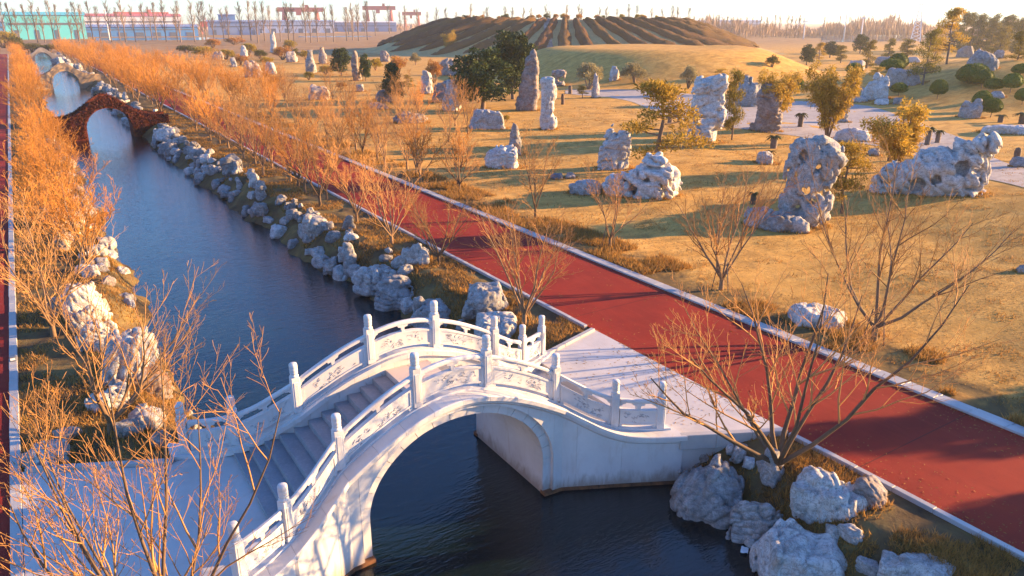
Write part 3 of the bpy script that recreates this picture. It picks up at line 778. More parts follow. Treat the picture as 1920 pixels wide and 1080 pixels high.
clus_b = [(.0,0,.3,.36,.45,.36),(.28,0,.16,.22,.4,.20),(-.28,0,.2,.24,.4,.26),(.1,0,.62,.26,.4,.26),(.14,0,.86,.14,.26,.16),(.38,0,.4,.12,.3,.2),(.2,-.2,.5,.2,.3,.2)]
clus_h = [(-.13,-.3,.2,.35,2,(0,1,.2)),(.22,-.3,.28,.22,1.2,(0,1,.1)),(.05,-.4,.45,.2,.7,(0,1,-.2))]
rock(1205, 372, 278, 125, 'large rounded white stone mass in the middle of the lawn with a tree behind', 'x', 'rock_pale', .6, 0, 'scholar_stone', 1.3, 46, clus_b, clus_h)
rock(1152, 318, 218, 66, 'upright domed pale stone behind the white stone mass', 'c', 'rock_pale', .7, 0, 'scholar_stone', 1.2)
rock(1098, 366, 328, 64, 'low pale boulder to the left of the white stone mass', 's', 'rock', .8)
rock(1045, 337, 323, 28, 'small dark block on open lawn left of the white stone mass', 'b', 'rock_dark', .8)
rock(1069, 335, 321, 22, 'small brown block beside the dark block on the lawn', 'b', 'rock_red', .8)
tw_b = [(-.12,0,.14,.36,.5,.18),(.1,0,.36,.34,.45,.18),(-.2,0,.5,.22,.4,.2),(.1,0,.62,.3,.4,.16),(-.1,0,.8,.34,.42,.14),(.22,0,.86,.22,.35,.12),(-.3,0,.9,.16,.3,.1)]
rock(1322, 268, 134, 70, 'tall twisted stone column with an orange lit shoulder left of a slim conifer', 'x', 'rock_pale', .7, 0, 'scholar_stone', 1.4, 44, tw_b, [(-.22,-.3,.3,.4,3,(.2,1,0)),(.3,0,.5,.4,3,(0,1,.1))])
rock(1435, 248, 158, 54, 'rust orange upright stone under drooping golden foliage', 'p', 'rock_red', .7, 0, 'scholar_stone', 1.2)
rock(1400, 200, 132, 60, 'grey stone behind the twisted column and the rust orange one', 'c', 'rock', .7)
rock(992, 208, 92, 44, 'tallest tapering stone needle beside the dark evergreen trees', 'x', 'rock_red', .75, 0, 'scholar_stone', .9, 44, [(-.1,0,.1,.48,.5,.16),(.0,0,.3,.42,.45,.2),(.05,0,.5,.36,.4,.2),(.1,0,.72,.28,.34,.2),(.16,0,.9,.17,.25,.12)])
rock(1028, 244, 143, 32, 'slender white stone post of two blocks before the tallest needle', 'x', 'rock_pale', .9, 0, 'scholar_stone', .8, 40, [(0,0,.15,.5,.5,.2),(-.05,0,.45,.42,.45,.24),(.0,0,.72,.46,.46,.2),(-.06,0,.9,.42,.42,.12)], [(.4,-.2,.33,.35,2,(.2,1,0))])
rock(1048, 162, 130, 26, 'hooked pale stone with a hole seen between two stone pillars', 'x', 'rock_red', .8, 0, 'scholar_stone', 1.0, 26, [(0,0,.2,.4,.5,.3),(.1,0,.7,.4,.5,.3),(-.3,0,.8,.2,.4,.15)], [(.15,0,.45,.5,3,(0,1,0))])
L_ = [
 (835,192,141,56,'grey slanting slab leaning behind the white block by the big evergreen','s','rock',.6),
 (848,209,150,40,'upright white block standing left of the big dark evergreen','p','rock_pale',.8),
 (914,243,203,70,'long low pale boulder in front of the big dark evergreen','s','rock_pale',.6),
 (968,292,229,34,'small slim grey stone right of the slanting wedge stone','p','rock',.8),
 (948,316,254,74,'slanting wedge of pale stone behind the bare trees by the lawn','c','rock_pale',.6),
 (802,176,120,26,'stone pillar with a brilliant yellow sunlit side','p','rock_pale',.8),
 (845,142,101,48,'lavender pink stone with a forked top below the striped hill','c','rock_red',.7),
 (720,192,166,30,'grey block at the foot of the dark cone-shaped evergreen','b','rock',.8),
 (708,206,190,46,'low pink boulder before the dark cone-shaped evergreen','s','rock_red',.8),
 (770,232,208,64,'low lilac boulder hidden by tall twigs left of the white block','c','rock',.7),
 (585,138,93,22,'blue-grey stone figure shaped like a cloaked person, left of a dark tree','p','rock',.8),
 (606,120,88,17,'upright pinkish stone right of the cloaked figure stone','p','rock_red',.8),
 (598,188,148,42,'pink and grey pyramid stone among orange twigs','c','rock_red',.8),
 (514,99,52,15,'tall slim white stone obelisk on the skyline side of the garden','p','rock_pale',.9),
 (476,146,108,32,'pink craggy stone with a golden side in the left garden','c','rock_red',.8),
 (508,140,116,25,'white round-topped stone next to the golden sided craggy stone','b','rock_pale',.8),
 (440,126,106,15,'small lilac stone post in the far left garden','p','rock',.8),
 (458,106,86,16,'small white stone beside a dark ball shrub in the far left garden','p','rock_pale',.8),
 (411,113,92,22,'arched grey stone at the far left end of the garden','c','rock',.8),
 (548,117,94,22,'reddish square stone in the far left garden','b','rock_red',.8),
 (676,172,157,20,'small blue-grey block on open lawn left of the cone evergreen','b','rock',.8),
 (668,152,98,22,'tall pinkish stone behind a small dark tree','p','rock_red',.8),
 (721,116,94,20,'rosy stone under a bare tree at the hill foot','b','rock_red',.8),
 (908,92,70,26,'rounded lilac stone on the slope above the dark evergreens','b','rock',.8),
 (1116,184,138,16,'narrow white stone post behind the spreading pine','p','rock_pale',.9),
 (1152,152,124,20,'square topped white stone before the low mound','p','rock_pale',.9),
 (1520,612,570,112,'flat pale blue stone lying in the lawn beside the red path kerb','s','rock_pale',.7),
 (1640,188,133,52,'sharp pointed pale stone at the foot of the rising lawn','c','rock_pale',.6),
 (1692,162,126,74,'broad flat-topped grey cliff stone on the rising lawn','b','rock',.5),
 (1650,197,183,30,'rounded boulder in the row at the gravel edge','b','rock_pale',.8),
 (1682,196,180,20,'smallest boulder ending the row at the gravel edge','b','rock',.8),
 (1612,192,178,36,'long low boulder starting the row at the gravel edge','s','rock',.8),
 (1613,172,160,20,'blue-grey block behind the pointed pale stone','b','rock',.8),
 (1838,134,86,50,'big dome-shaped grey stone on top of the rising lawn','b','rock',.8),
 (1808,108,82,28,'square grey stone under the tall leaning pine','b','rock',.8),
 (1872,110,93,20,'small stone right of the big dome-shaped stone','b','rock_red',.8),
 (1656,122,104,44,'low grey wall-like stone among the conifers','b','rock',.5),
 (1712,118,106,26,'lilac stone behind the double green dome shrub','b','rock',.8),
 (1604,132,112,30,'pale block behind a round clipped shrub','b','rock_pale',.8),
 (1818,222,180,44,'forked grey stone below the clipped ball trees','c','rock',.7),
 (1870,184,170,26,'small lilac block between two ball trees','b','rock',.8),
 (1892,252,229,100,'long flat ledge of stone at the right edge','s','rock_pale',.5),
 (1912,314,292,34,'boulder at the far right edge with a stump beside','b','rock',.8),
 (1580,230,200,26,'grey standing stone at the edge of the gravel','p','rock',.8),
 (1598,265,238,80,'long tilted pale slab right of the golden feathery tree','s','rock_pale',.5),
 (1636,292,275,28,'small flat block on the lawn right of the tilted slab','s','rock',.8),
 (1436,308,281,44,'grey boulder with a cycad growing behind it','b','rock',.8),
 (1916,512,494,24,'dark stone at the right edge of the lawn','b','rock',.8),
 (1265,222,208,26,'low boulder beside dark stumps on the gravel','s','rock',.8),
]
for px, py, tp, wp, lb, sty, mm, dp in L_: rock(px, py, tp, wp, lb, sty, mm, dp)
# ------------------------------------------------------------------ ivy-covered, tan and far bridges
m, nt, b = mat('red_ivy_wall'); v = wpos(nt)
n1, n2 = noise(nt, v, 1.2, 5, 0.7), noise(nt, v, 7, 4, 0.7)
c = mix(nt, ramp(nt, n2, [(0.4, 0.0), (0.65, 1.0)]), ramp(nt, n1, [(0.3, (0.055, 0.014, 0.012)), (0.7, (0.12, 0.024, 0.016))]), (0.16, 0.045, 0.022))
setc(nt, b, c, 0.9, 0.1); bump(nt, b, n2, 0.8, 0.1); M['ivywall'] = m
m, nt, b = mat('ivy_leaf'); ri = node(nt, 'ShaderNodeNewGeometry').outputs['Random Per Island']
setc(nt, b, ramp(nt, ri, [(0.0, (0.03, 0.008, 0.007)), (0.5, (0.075, 0.014, 0.010)), (0.85, (0.12, 0.028, 0.014)), (1.0, (0.06, 0.03, 0.012))]), 0.8, 0.2); M['ivy'] = m
m, nt, b = mat('tan_bridge_stone'); v = wpos(nt); n1 = noise(nt, v, 1.0, 5, 0.6)
setc(nt, b, ramp(nt, n1, [(0.3, (0.30, 0.20, 0.12)), (0.7, (0.44, 0.31, 0.19))]), 0.85, 0.2); M['tanstone'] = m
m, nt, b = mat('grey_bridge_stone'); v = wpos(nt); n1 = noise(nt, v, 1.0, 5, 0.6)
setc(nt, b, ramp(nt, n1, [(0.3, (0.16, 0.14, 0.14)), (0.7, (0.26, 0.23, 0.22))]), 0.85, 0.2); M['greystone'] = m
def hump_bridge(y, label, m, parapet, top, half, ivy=False, mp=None):
    cx = 7.4; br = tag(empty('arch_bridge', (cx, y, 0)), label, 'bridge')
    a, rise, sp = 2.25, 2.2, -0.35; w = 1.7
    def tz(x): return 0.25 + (top-0.25)*math.exp(-(x/2.5)**2)
    xs = [-half+0.3*i for i in range(int((half-a)/0.3)+1)]
    xa = list(a*np.cos(np.linspace(math.pi, 0, 25)))
    cols_ = [(x,-2.2) for x in xs if x < -a] + [(-a,-2.2)] + [(x, sp+rise*math.sqrt(max(0,1-(x/a)**2))) for x in xa] + [(a,-2.2)] + [(-x,-2.2) for x in reversed(xs) if x < -a]
    mb = MB(); mb.quad_strip([[(x,-w,zb),(x,w,zb),(x,w,max(tz(x),zb+.1)),(x,-w,max(tz(x),zb+.1))] for x,zb in cols_], True, True)
    put('arch_body', fixn(mb.mesh('arch_body')), m, br)
    for s in (-1, 1):
        mb = MB(); mb.quad_strip([[(x,s*(w+.05),tz(x)-0.12),(x,s*(w+.05),tz(x)+parapet),(x,s*(w-.22),tz(x)+parapet),(x,s*(w-.22),tz(x)-.12)] for x in np.linspace(-half, half, 44)], True, True)
        put('parapet', fixn(mb.mesh('parapet')), mp or m, br)
        mb = MB(); rr = []
        for t in np.linspace(math.pi, 0, 25): rr.append([((a+e)*math.cos(t), s*(w+d), sp+(rise+e)*math.sin(t)) for e,d in ((0,-.1),(0,.06),(.28,.06),(.28,-.1))])
        mb.quad_strip(rr, True, True); put('arch_ring', fixn(mb.mesh('arch_ring')), mp or m, br)
    if ivy:
        rg = np.random.default_rng(3); n = 5200
        x = rg.uniform(-half, half, n); t = rg.random(n); V = []; Fq = []
        for i in range(n):
            zb = sp+(rise+.1)*math.sqrt(1-(x[i]/(a+.1))**2) if abs(x[i]) < a+.1 else -1.2
            k = rg.random()
            if k < 0.72: p = np.array([x[i], -w-.06-rg.random()*.08, zb+(tz(x[i])+parapet-zb)*t[i]]); s_ = np.array([1,0.5,1])
            else: p = np.array([x[i], rg.uniform(-w-.1, -w+.3) if k < .86 else rg.uniform(w-.3, w+.1), tz(x[i])+parapet+rg.random()*.08]); s_ = np.array([1,1,.5])
            q = p + rg.normal(size=(3,3))*0.085*s_; V += list(q); Fq.append((3*i,3*i+1,3*i+2))
        put('ivy', mesh('ivy', V, np.array(Fq)), M['ivy'], br)
    return br
hump_bridge(94.8, 'arch bridge wholly covered in dark red ivy, second along the canal', M['ivywall'], 0.55, 2.55, 6.0, True)
hump_bridge(171.5, 'tan stone hump bridge with golden sunlit parapet, third along the canal', M['tanstone'], 0.75, 2.5, 6.0)
hump_bridge(285, 'farthest grey hump bridge at the end of the canal', M['greystone'], 0.6, 2.6, 6.0)

# ------------------------------------------------------------------ bare trees
def m_bark(name, c0, c1, c2, spec=0.15):
    m, nt, b = mat(name); v = coords(nt)
    n1 = noise(nt, v, 3.0, 4, 0.7, 0.4, (1, 1, .4)); r_ = node(nt, 'ShaderNodeObjectInfo').outputs['Random']
    c = ramp(nt, n1, [(0.3, c0), (0.7, c1)]); c = mix(nt, math_(nt, 'MULTIPLY', r_, 0.6), c, c2); c = mix(nt, 1.0, c, ramp(nt, math_(nt, 'FRACT', math_(nt, 'MULTIPLY', r_, 7.3)), [(0, 0.6), (1, 1.15)]), 'MULTIPLY')
    setc(nt, b, c, 0.8, spec); return m
M['bark'] = m_bark('bark', (0.13, 0.085, 0.055), (0.26, 0.17, 0.105), (0.28, 0.16, 0.08))
M['twig'] = m_bark('twig', (0.34, 0.18, 0.07), (0.50, 0.27, 0.10), (0.50, 0.23, 0.07))
M['twig_far'] = m_bark('twig_gold', (0.38, 0.16, 0.04), (0.60, 0.28, 0.06), (0.60, 0.24, 0.045))
M['bark_grey'] = m_bark('bark_grey', (0.10, 0.075, 0.06), (0.20, 0.15, 0.12), (0.20, 0.13, 0.09))
class Tubes:
    """many thin tapered tubes, collected fast"""
    def __init__(s): s.V = []; s.F = []; s.n = 0
    def add(s, pts, rad, sides):
        P = np.asarray(pts); k = len(P); T = np.gradient(P, axis=0); T /= np.linalg.norm(T, axis=1)[:,None]+1e-9
        ref = np.array([0.3,0.9,0.1]) if abs(T[0,2]) > .7 else np.array([0,0,1.0])
        A = np.cross(T, ref); A /= np.linalg.norm(A, axis=1)[:,None]+1e-9; B = np.cross(T, A)
        th = np.arange(sides)*2*math.pi/sides
        ring = P[:,None]+(A[:,None]*np.cos(th)[None,:,None]+B[:,None]*np.sin(th)[None,:,None])*np.asarray(rad)[:,None,None]
        s.V.append(ring.reshape(-1,3)); i = np.arange(k-1)[:,None]*sides; j = np.arange(sides)[None]; j2 = (j+1)%sides
        s.F.append(np.stack([i+j, i+j2, i+sides+j2, i+sides+j], -1).reshape(-1,4)+s.n); s.n += k*sides
    def mesh(s, name): return mesh(name, np.concatenate(s.V), np.concatenate(s.F), True)
def bare_tree(seed, H=5.0, leaders=6, spread=0.55, fork=0.5, rmin=0.004, lv=(7,5,3), trunk_r=0.10, curve=0.12, droop=0.0, lean=(0,0), low=0.22):
    rg = np.random.default_rng(seed); tr, tw = Tubes(), Tubes()
    def unit(v): return v/(np.linalg.norm(v)+1e-9)
    def grow(p, d, L, r0, level, t0):
        n = [6,6,5,4,3][level]; pts = [p]; rad = [r0]; dd = d.copy()
        for k in range(n):
            up = np.array([0,0,1.0]); tp = (k+1)/n
            pull = (0.10 if level < 2 else 0.07) - droop*tp*(0.3 if level > 1 else 0.1)
            dd = unit(dd+rg.normal(size=3)*curve*(1 if level < 3 else 1.2)+up*pull)
            pts.append(pts[-1]+dd*L/n); rad.append(max(rmin, r0*(1-0.82*tp)))
        (tr if level < 2 else tw).add(pts, rad, [7,6,4,3,3][level])
        if level >= 4: return
        nc = lv[level-1] if level else 0
        nc = max(1, int(round(nc*rg.uniform(.75,1.25))))
        for k in range(nc):
            t = low+(1-low)*(k+rg.random())/nc if level == 1 else 0.15+0.85*(k+rg.random())/nc
            f = min(t*n, n-1e-3); i = int(f); q = pts[i]+(pts[i+1]-pts[i])*(f-i); rr = rad[i]
            tn = unit(pts[i+1]-pts[i]); sd = unit(np.cross(tn, rg.normal(size=3))); an = rg.uniform(.42,.85)
            if sd[2] < -.2: sd[2] *= .3
            nd = unit(tn*math.cos(an)+sd*math.sin(an))
            ll = L*[0,.52,.52,.5][level]*rg.uniform(.6,1.15)*(1.1-.55*t)
            grow(q, nd, ll, max(rmin, rr*rg.uniform(.45,.7)), level+1, t)
    base = np.array([0,0,-.25]); top = np.array([lean[0]*.3, lean[1]*.3, fork])
    tr.add([base, base*.4+top*.6, top], [trunk_r*1.35, trunk_r, trunk_r*.95], 8)
    for k in range(leaders):
        a = 2*math.pi*(k+rg.uniform(-.3,.3))/leaders; tl = spread*rg.uniform(.35,1.15)
        d = unit(np.array([math.sin(tl)*math.cos(a)+lean[0], math.sin(tl)*math.sin(a)+lean[1], math.cos(tl)]))
        grow(top-np.array([0,0,rg.uniform(0,.25*fork)]), d, H*rg.uniform(.72,1.0), trunk_r*rg.uniform(.42,.62), 1, 0)
    return tr.mesh('trunk'), tw.mesh('twigs')
def place_tree(name, meshes, loc, rz, sc, label, group, cat='tree', parts=('trunk','twigs')):
    e = tag(empty(name, (loc[0], loc[1], loc[2]), rz), label, cat, group)
    e.scale = (sc, sc, sc) if not hasattr(sc, '__len__') else sc
    for pn, me in zip(parts, meshes): put(pn, me, None, e)
    return e
def setm(pair, *ms):
    for me, mm in zip(pair, ms): me.materials.append(M[mm])
    return pair
NEAR = [setm(bare_tree(60+i, 5.0, 7, .68, .45, .0045, (9,6,3), .095), 'bark', 'twig') for i in range(3)]
MID = [setm(bare_tree(80+i, 4.8, 6, .55, .7, .007, (7,6,3), .09), 'bark', 'twig') for i in range(4)]
FAR = [setm(bare_tree(90+i, 4.8, 6+i%3, .5+.06*i, .5, .0105, (8,5,3), .10, .13), 'bark', 'twig_far') for i in range(4)]
HERO = setm(bare_tree(51, 6.4, 8, 1.0, .35, .0048, (8,6,3), .12, .10, low=.25), 'bark', 'twig')
WIDE = setm(bare_tree(71, 6.4, 7, .85, .6, .0048, (8,6,3), .11, .10, low=.3), 'bark', 'twig')
HERO2 = setm(bare_tree(57, 5.5, 8, .68, .4, .004, (8,6,3), .08, .09, lean=(.08,.22), low=.15), 'bark', 'twig')
SHRUBBY = setm(bare_tree(58, 4.3, 8, .95, .3, .004, (7,5,3), .10, .13, .05, lean=(.3,.1)), 'bark', 'twig')
rnd = random.Random(5)
def bt(me, x, y, rz, sc, label, group=None): return place_tree('bare_tree', me, (x, y, gz(x, y)), rz, sc, label, group)
G_ = 'bare trees around the canal'
bt(HERO, 14.45, 10.2, 0.4, 1.0, 'large spreading bare tree on the right bank before the red path', G_)
bt(HERO2, 0.2, 11.2, 0.2, 1.0, 'bare tree rising from the bottom left corner over the landing', G_)
bt(SHRUBBY, 0.35, 20.9, 0.3, 1.0, 'low wide bare tree with sunlit twigs beside the left landing kerb', G_)
bt(NEAR[0], -0.6, 29.6, 1.0, 0.95, 'many-stemmed bare tree at the left path kerb beside the knobbly boulder', G_)
bt(NEAR[1], 14.2, 21.5, 2.0, 0.92, 'bare tree just beyond the bridge on the right bank', G_)
bt(NEAR[2], 15.0, 30.0, 0.5, 0.78, 'second bare tree past the bridge at the canal-side kerb', G_)
bt(NEAR[0], 14.4, 34.0, 3.0, 0.85, 'third bare tree past the bridge at the canal-side kerb', G_)
bt(MID[0], 14.5, 39.0, 1.2, 0.85, 'fourth bare tree past the bridge at the canal-side kerb', G_)
# propped trees on the lawn side
bt(NEAR[1], 23.3, 20.3, 4.0, 1.0, 'propped bare tree on the lawn edge opposite the landing', G_)
bt(WIDE, 23.7, 13.6, 2.2, 1.0, 'propped bare tree on the lawn edge nearest the right side', G_)
bt(MID[1], 23.3, 27.6, 2.0, 0.80, 'propped bare tree on the lawn edge left of the white stone mass', G_)
bt(MID[2], 23.5, 34.5, 0.3, 0.85, 'slender bare tree on the lawn edge before the wedge stone', G_)
def props(x, y, label):
    e = tag(empty('tree_prop', (x, y, gz(x, y))), label, 'tree prop')
    for k in range(3):
        a = 0.5+k*2.094; q = put('pole', None, None, e) if False else None
        mb = MB(); mb.tube([(0.42*math.cos(a), 0.42*math.sin(a), -0.1), (0.20*math.cos(a), 0.20*math.sin(a), 1.25)], [0.022, 0.02], 6)
        put('pole', mb.mesh('pole', True), M['bark_grey'], e)
    mb = MB(); mb.tube([(0.22*math.cos(0.5+k*2.094), 0.22*math.sin(0.5+k*2.094), 1.12) for k in (0,1,2,0)], [0.016]*4, 5)
    put('tie', mb.mesh('tie', True), M['bark_grey'], e)
props(23.3, 20.3, 'wooden prop around the tree opposite the landing'); props(23.7, 13.6, 'wooden prop around the lawn edge tree nearest the right side'); props(23.3, 27.6, 'wooden prop around the tree left of the white stone mass')
def tree_row(xr, y0, y1, n, pool, s0, s1, label, group):
    for k in range(n):
        t = (k+rnd.uniform(.2,.8))/n; y = y0*(y1/y0)**t
        bt(rnd.choice(pool), rnd.uniform(*xr), y, rnd.uniform(0, 6.28), rnd.uniform(s0, s1), label % ordn(k+1), group)
tree_row((-0.3, 1.5), 37, 86, 21, FAR+MID[:1], .62, .85, '%s orange-twigged tree in the left bank row, counted from the landing to the red bridge', 'left bank trees before the red bridge')
tree_row((-0.4, 1.8), 101, 330, 36, FAR, .7, .9, '%s distant orange-twigged tree on the left bank, counted from the red bridge onward', 'left bank trees beyond the red bridge')
tree_row((13.6, 15.4), 43, 90, 16, FAR[:2]+MID, .8, 1.0, '%s further bare tree along the right bank kerb, counted on towards the red bridge', 'right bank trees before the red bridge')
tree_row((13.2, 15.4), 99, 330, 36, FAR, .9, 1.15, '%s distant orange-twigged tree on the right bank, counted from the red bridge onward', 'right bank trees beyond the red bridge')
tree_row((22.6, 24.0), 42, 95, 17, MID+FAR[:1], .75, .95, '%s bare tree along the lawn edge of the red path, counted from the wedge stone', 'lawn edge trees in the middle distance')
tree_row((22.6, 25.0), 97, 320, 28, FAR, .85, 1.1, '%s distant orange-twigged tree on the lawn edge, counted from level with the red bridge', 'distant lawn edge trees')
tree_row((27, 40), 58, 230, 30, MID+FAR[:2], .7, 1.0, '%s nearest bare tree standing on the open lawn behind the lawn edge row', 'bare trees on the far lawn')
# ------------------------------------------------------------------ foliage helpers
def m_leaf(name, stops, trans=0.25):
    m, nt, b = mat(name); ri = node(nt, 'ShaderNodeNewGeometry').outputs['Random Per Island']
    r_ = node(nt, 'ShaderNodeObjectInfo').outputs['Random']
    c = ramp(nt, ri, [(i/(len(stops)-1), s) for i, s in enumerate(stops)])
    c = mix(nt, 1.0, c, ramp(nt, r_, [(0, 0.8), (1, 1.1)]), 'MULTIPLY')
    setc(nt, b, c, 0.7, 0.15)
    if trans:
        t = node(nt, 'ShaderNodeBsdfTranslucent'); nt.links.new(c, t.inputs['Color'])
        mx = node(nt, 'ShaderNodeMixShader'); mx.inputs[0].default_value = trans
        nt.links.new(b.outputs[0], mx.inputs[1]); nt.links.new(t.outputs[0], mx.inputs[2])
        nt.links.new(mx.outputs[0], nt.nodes['Material Output'].inputs['Surface'])
    return m
M['evergreen'] = m_leaf('evergreen', [(0.022,0.040,0.012), (0.040,0.065,0.018), (0.075,0.095,0.022)], 0.1)
M['topiary'] = m_leaf('topiary', [(0.07,0.11,0.015), (0.12,0.165,0.022), (0.19,0.21,0.03)], 0.1)
M['golden'] = m_leaf('golden_leaf', [(0.22,0.15,0.025), (0.40,0.26,0.035), (0.58,0.36,0.05)], 0.35)
M['pine'] = m_leaf('pine_needle', [(0.09,0.09,0.018), (0.19,0.155,0.025), (0.34,0.23,0.035)], 0.25)
M['pale'] = m_leaf('pale_shrub', [(0.17,0.15,0.07), (0.28,0.24,0.12), (0.38,0.31,0.15)], 0.25)
M['orange'] = m_leaf('orange_shrub', [(0.26,0.11,0.03), (0.40,0.18,0.04), (0.50,0.27,0.06)], 0.25)
M['yellow'] = m_leaf('yellow_shrub', [(0.20,0.15,0.02), (0.34,0.24,0.03), (0.46,0.32,0.05)], 0.25)
M['green'] = m_leaf('green_shrub', [(0.05,0.06,0.015), (0.09,0.09,0.02), (0.16,0.13,0.03)], 0.15)
M['cycad'] = m_leaf('cycad_frond', [(0.04,0.045,0.012), (0.08,0.075,0.02)], 0.1)
M['grassblade'] = m_leaf('grass_blade', [(0.30,0.15,0.04), (0.45,0.24,0.07), (0.17,0.115,0.035), (0.55,0.27,0.06)], 0.3)
M['lawnblade'] = m_leaf('lawn_blade', [(0.42,0.24,0.08), (0.52,0.31,0.11), (0.34,0.21,0.07), (0.60,0.38,0.15)], 0.2)
m, nt, b = mat('hedge'); v = wpos(nt); n1, n2 = noise(nt, v, 0.25, 4, 0.6), noise(nt, v, 2.2, 4, 0.75)
c = mix(nt, ramp(nt, n2, [(0.4, 0.0), (0.65, 0.8)]), ramp(nt, n1, [(0.3, (0.10, 0.05, 0.028)), (0.7, (0.20, 0.085, 0.03))]), (0.07, 0.045, 0.03))
ro = node(nt, 'ShaderNodeObjectInfo').outputs['Random']; c = mix(nt, math_(nt, 'MULTIPLY', ro, 0.6), c, (0.17, 0.115, 0.04))
setc(nt, b, c, 0.9, 0.1); bump(nt, b, n2, 0.9, 0.9); M['hedge'] = m
M['treeline'] = m_leaf('treeline', [(0.22,0.14,0.10), (0.34,0.22,0.14), (0.30,0.17,0.10)], 0.1)

def leaf_quads(P, A, L, W, rg):
    B = np.cross(A, rg.normal(size=P.shape)); B /= np.linalg.norm(B, axis=1)[:,None]+1e-9
    L = np.broadcast_to(L, len(P))[:,None]; W = np.broadcast_to(W, len(P))[:,None]
    V = np.stack([P, P+A*L*.5+B*W*.5, P+A*L, P+A*L*.5-B*W*.5], 1).reshape(-1,3)
    return V, np.arange(len(P)*4).reshape(-1,4)
def cloud(C, Rd, n, L, W, seed, up=0.0, shell=0.55, out=0.6):
    rg = np.random.default_rng(seed); C = np.asarray(C, float); Rd = np.asarray(Rd, float)
    if Rd.ndim == 1: Rd = np.repeat(Rd[:,None], 3, 1)
    k = np.repeat(np.arange(len(C)), n); d = rg.normal(size=(len(k),3)); d /= np.linalg.norm(d, axis=1)[:,None]
    r = shell+(1-shell)*rg.random(len(k))**.6
    P = C[k]+d*Rd[k]*r[:,None]
    A = d*out+rg.normal(size=d.shape)*.6; A[:,2] += up; A /= np.linalg.norm(A, axis=1)[:,None]
    return leaf_quads(P, A, L*rg.uniform(.6,1.3,len(k)), W*rg.uniform(.7,1.3,len(k)), rg)
def join(name, *vf, smooth=False):
    V = []; Fs = []; n = 0
    for v, f in vf: V.append(v); Fs.append(f+n); n += len(v)
    return mesh(name, np.concatenate(V), np.concatenate(Fs), smooth)
def blob(c, r, seed, nu=18, nv=10, amp=.08):
    u = np.linspace(0, 2*math.pi, nu, endpoint=False); v = np.linspace(0.02, math.pi-.02, nv)
    D = np.stack([np.outer(np.sin(v), np.cos(u)), np.outer(np.sin(v), np.sin(u)), np.outer(np.cos(v), np.ones(nu))], -1).reshape(-1,3)
    P = np.asarray(c)+D*np.asarray(r)*(1+amp*vnoise(D*2.5+seed, seed))[:,None]
    i = np.arange(nv-1)[:,None]*nu; j = np.arange(nu)[None]; j2 = (j+1)%nu
    return P, np.stack([i+j, i+nu+j, i+nu+j2, i+j2], -1).reshape(-1,4)
def stems(paths, name='trunk'):
    t = Tubes()
    for pts, rad in paths: t.add(pts, rad, 6)
    return t.mesh(name)

# unit plants: height 1, crown width about 1
def u_evergreen(seed, cone=False):
    rg = np.random.default_rng(seed); C = []; Rr = []
    for k in range(60):
        z = rg.uniform(.17, .93); prof = math.sqrt(max(.02, 1-((z-.45)/.52)**2)) if not cone else (1.05-z)*.95+.05
        a = rg.uniform(0, 6.28); rr = .40*prof*rg.uniform(.45,1.0); C.append((rr*math.cos(a), rr*math.sin(a), z)); Rr.append((.115*rg.uniform(.7,1.2), .115*rg.uniform(.7,1.2), .06))
    Ci = [(rg.normal()*.10, rg.normal()*.10, rg.uniform(.3,.72)) for _ in range(14)]
    cr = join('crown', cloud(C, Rr, 110, .042, .028, seed, .35, .5), cloud(Ci, [.13]*14, 110, .05, .04, seed+1, .2, .1))
    P = [([(0,0,-.03),(.01,.01,.15),(.03,0,.45),(.02,.0,.8)], [.035,.028,.02,.008])]
    for k in range(5):
        a = k*1.26+seed; P.append(([(.01,0,.13+.05*k),(.18*math.cos(a),.18*math.sin(a),.28+.07*k)], [.014,.006]))
    return stems(P), cr
def u_topiary(seed, clear=.28):
    zc = (1+clear)/2; rz = (1-clear)/2
    rg = np.random.default_rng(seed); d = rg.normal(size=(2600,3)); d[:,2] = np.where(d[:,2] < 0, d[:,2]*.55, d[:,2]); n = np.linalg.norm(d, axis=1)[:,None]; d0 = d/n
    flat = np.where(d0[:,2] < 0, .55, 1.0)[:,None]
    P = np.array([0,0,zc-.3*rz])+d0*np.array([.47,.47,1.3*rz])*np.concatenate([np.ones((2600,2)), flat], 1)*(1+.05*vnoise(d0*3+seed, seed))[:,None]
    A = d0*.6+rg.normal(size=d0.shape)*.5; A /= np.linalg.norm(A, axis=1)[:,None]
    lv = leaf_quads(P, A, .055, .04, rg)
    bl = blob((0,0,zc-.3*rz), (.455,.455,1.26*rz), seed, amp=.03); bl[0][:,2] = np.where(bl[0][:,2] < zc-.3*rz, zc-.3*rz+(bl[0][:,2]-zc+.3*rz)*.55, bl[0][:,2])
    return stems([([(0,0,-.04),(.015,0,clear*.6),(0,0,zc)], [.028,.022,.018])]), join('crown', lv, bl)
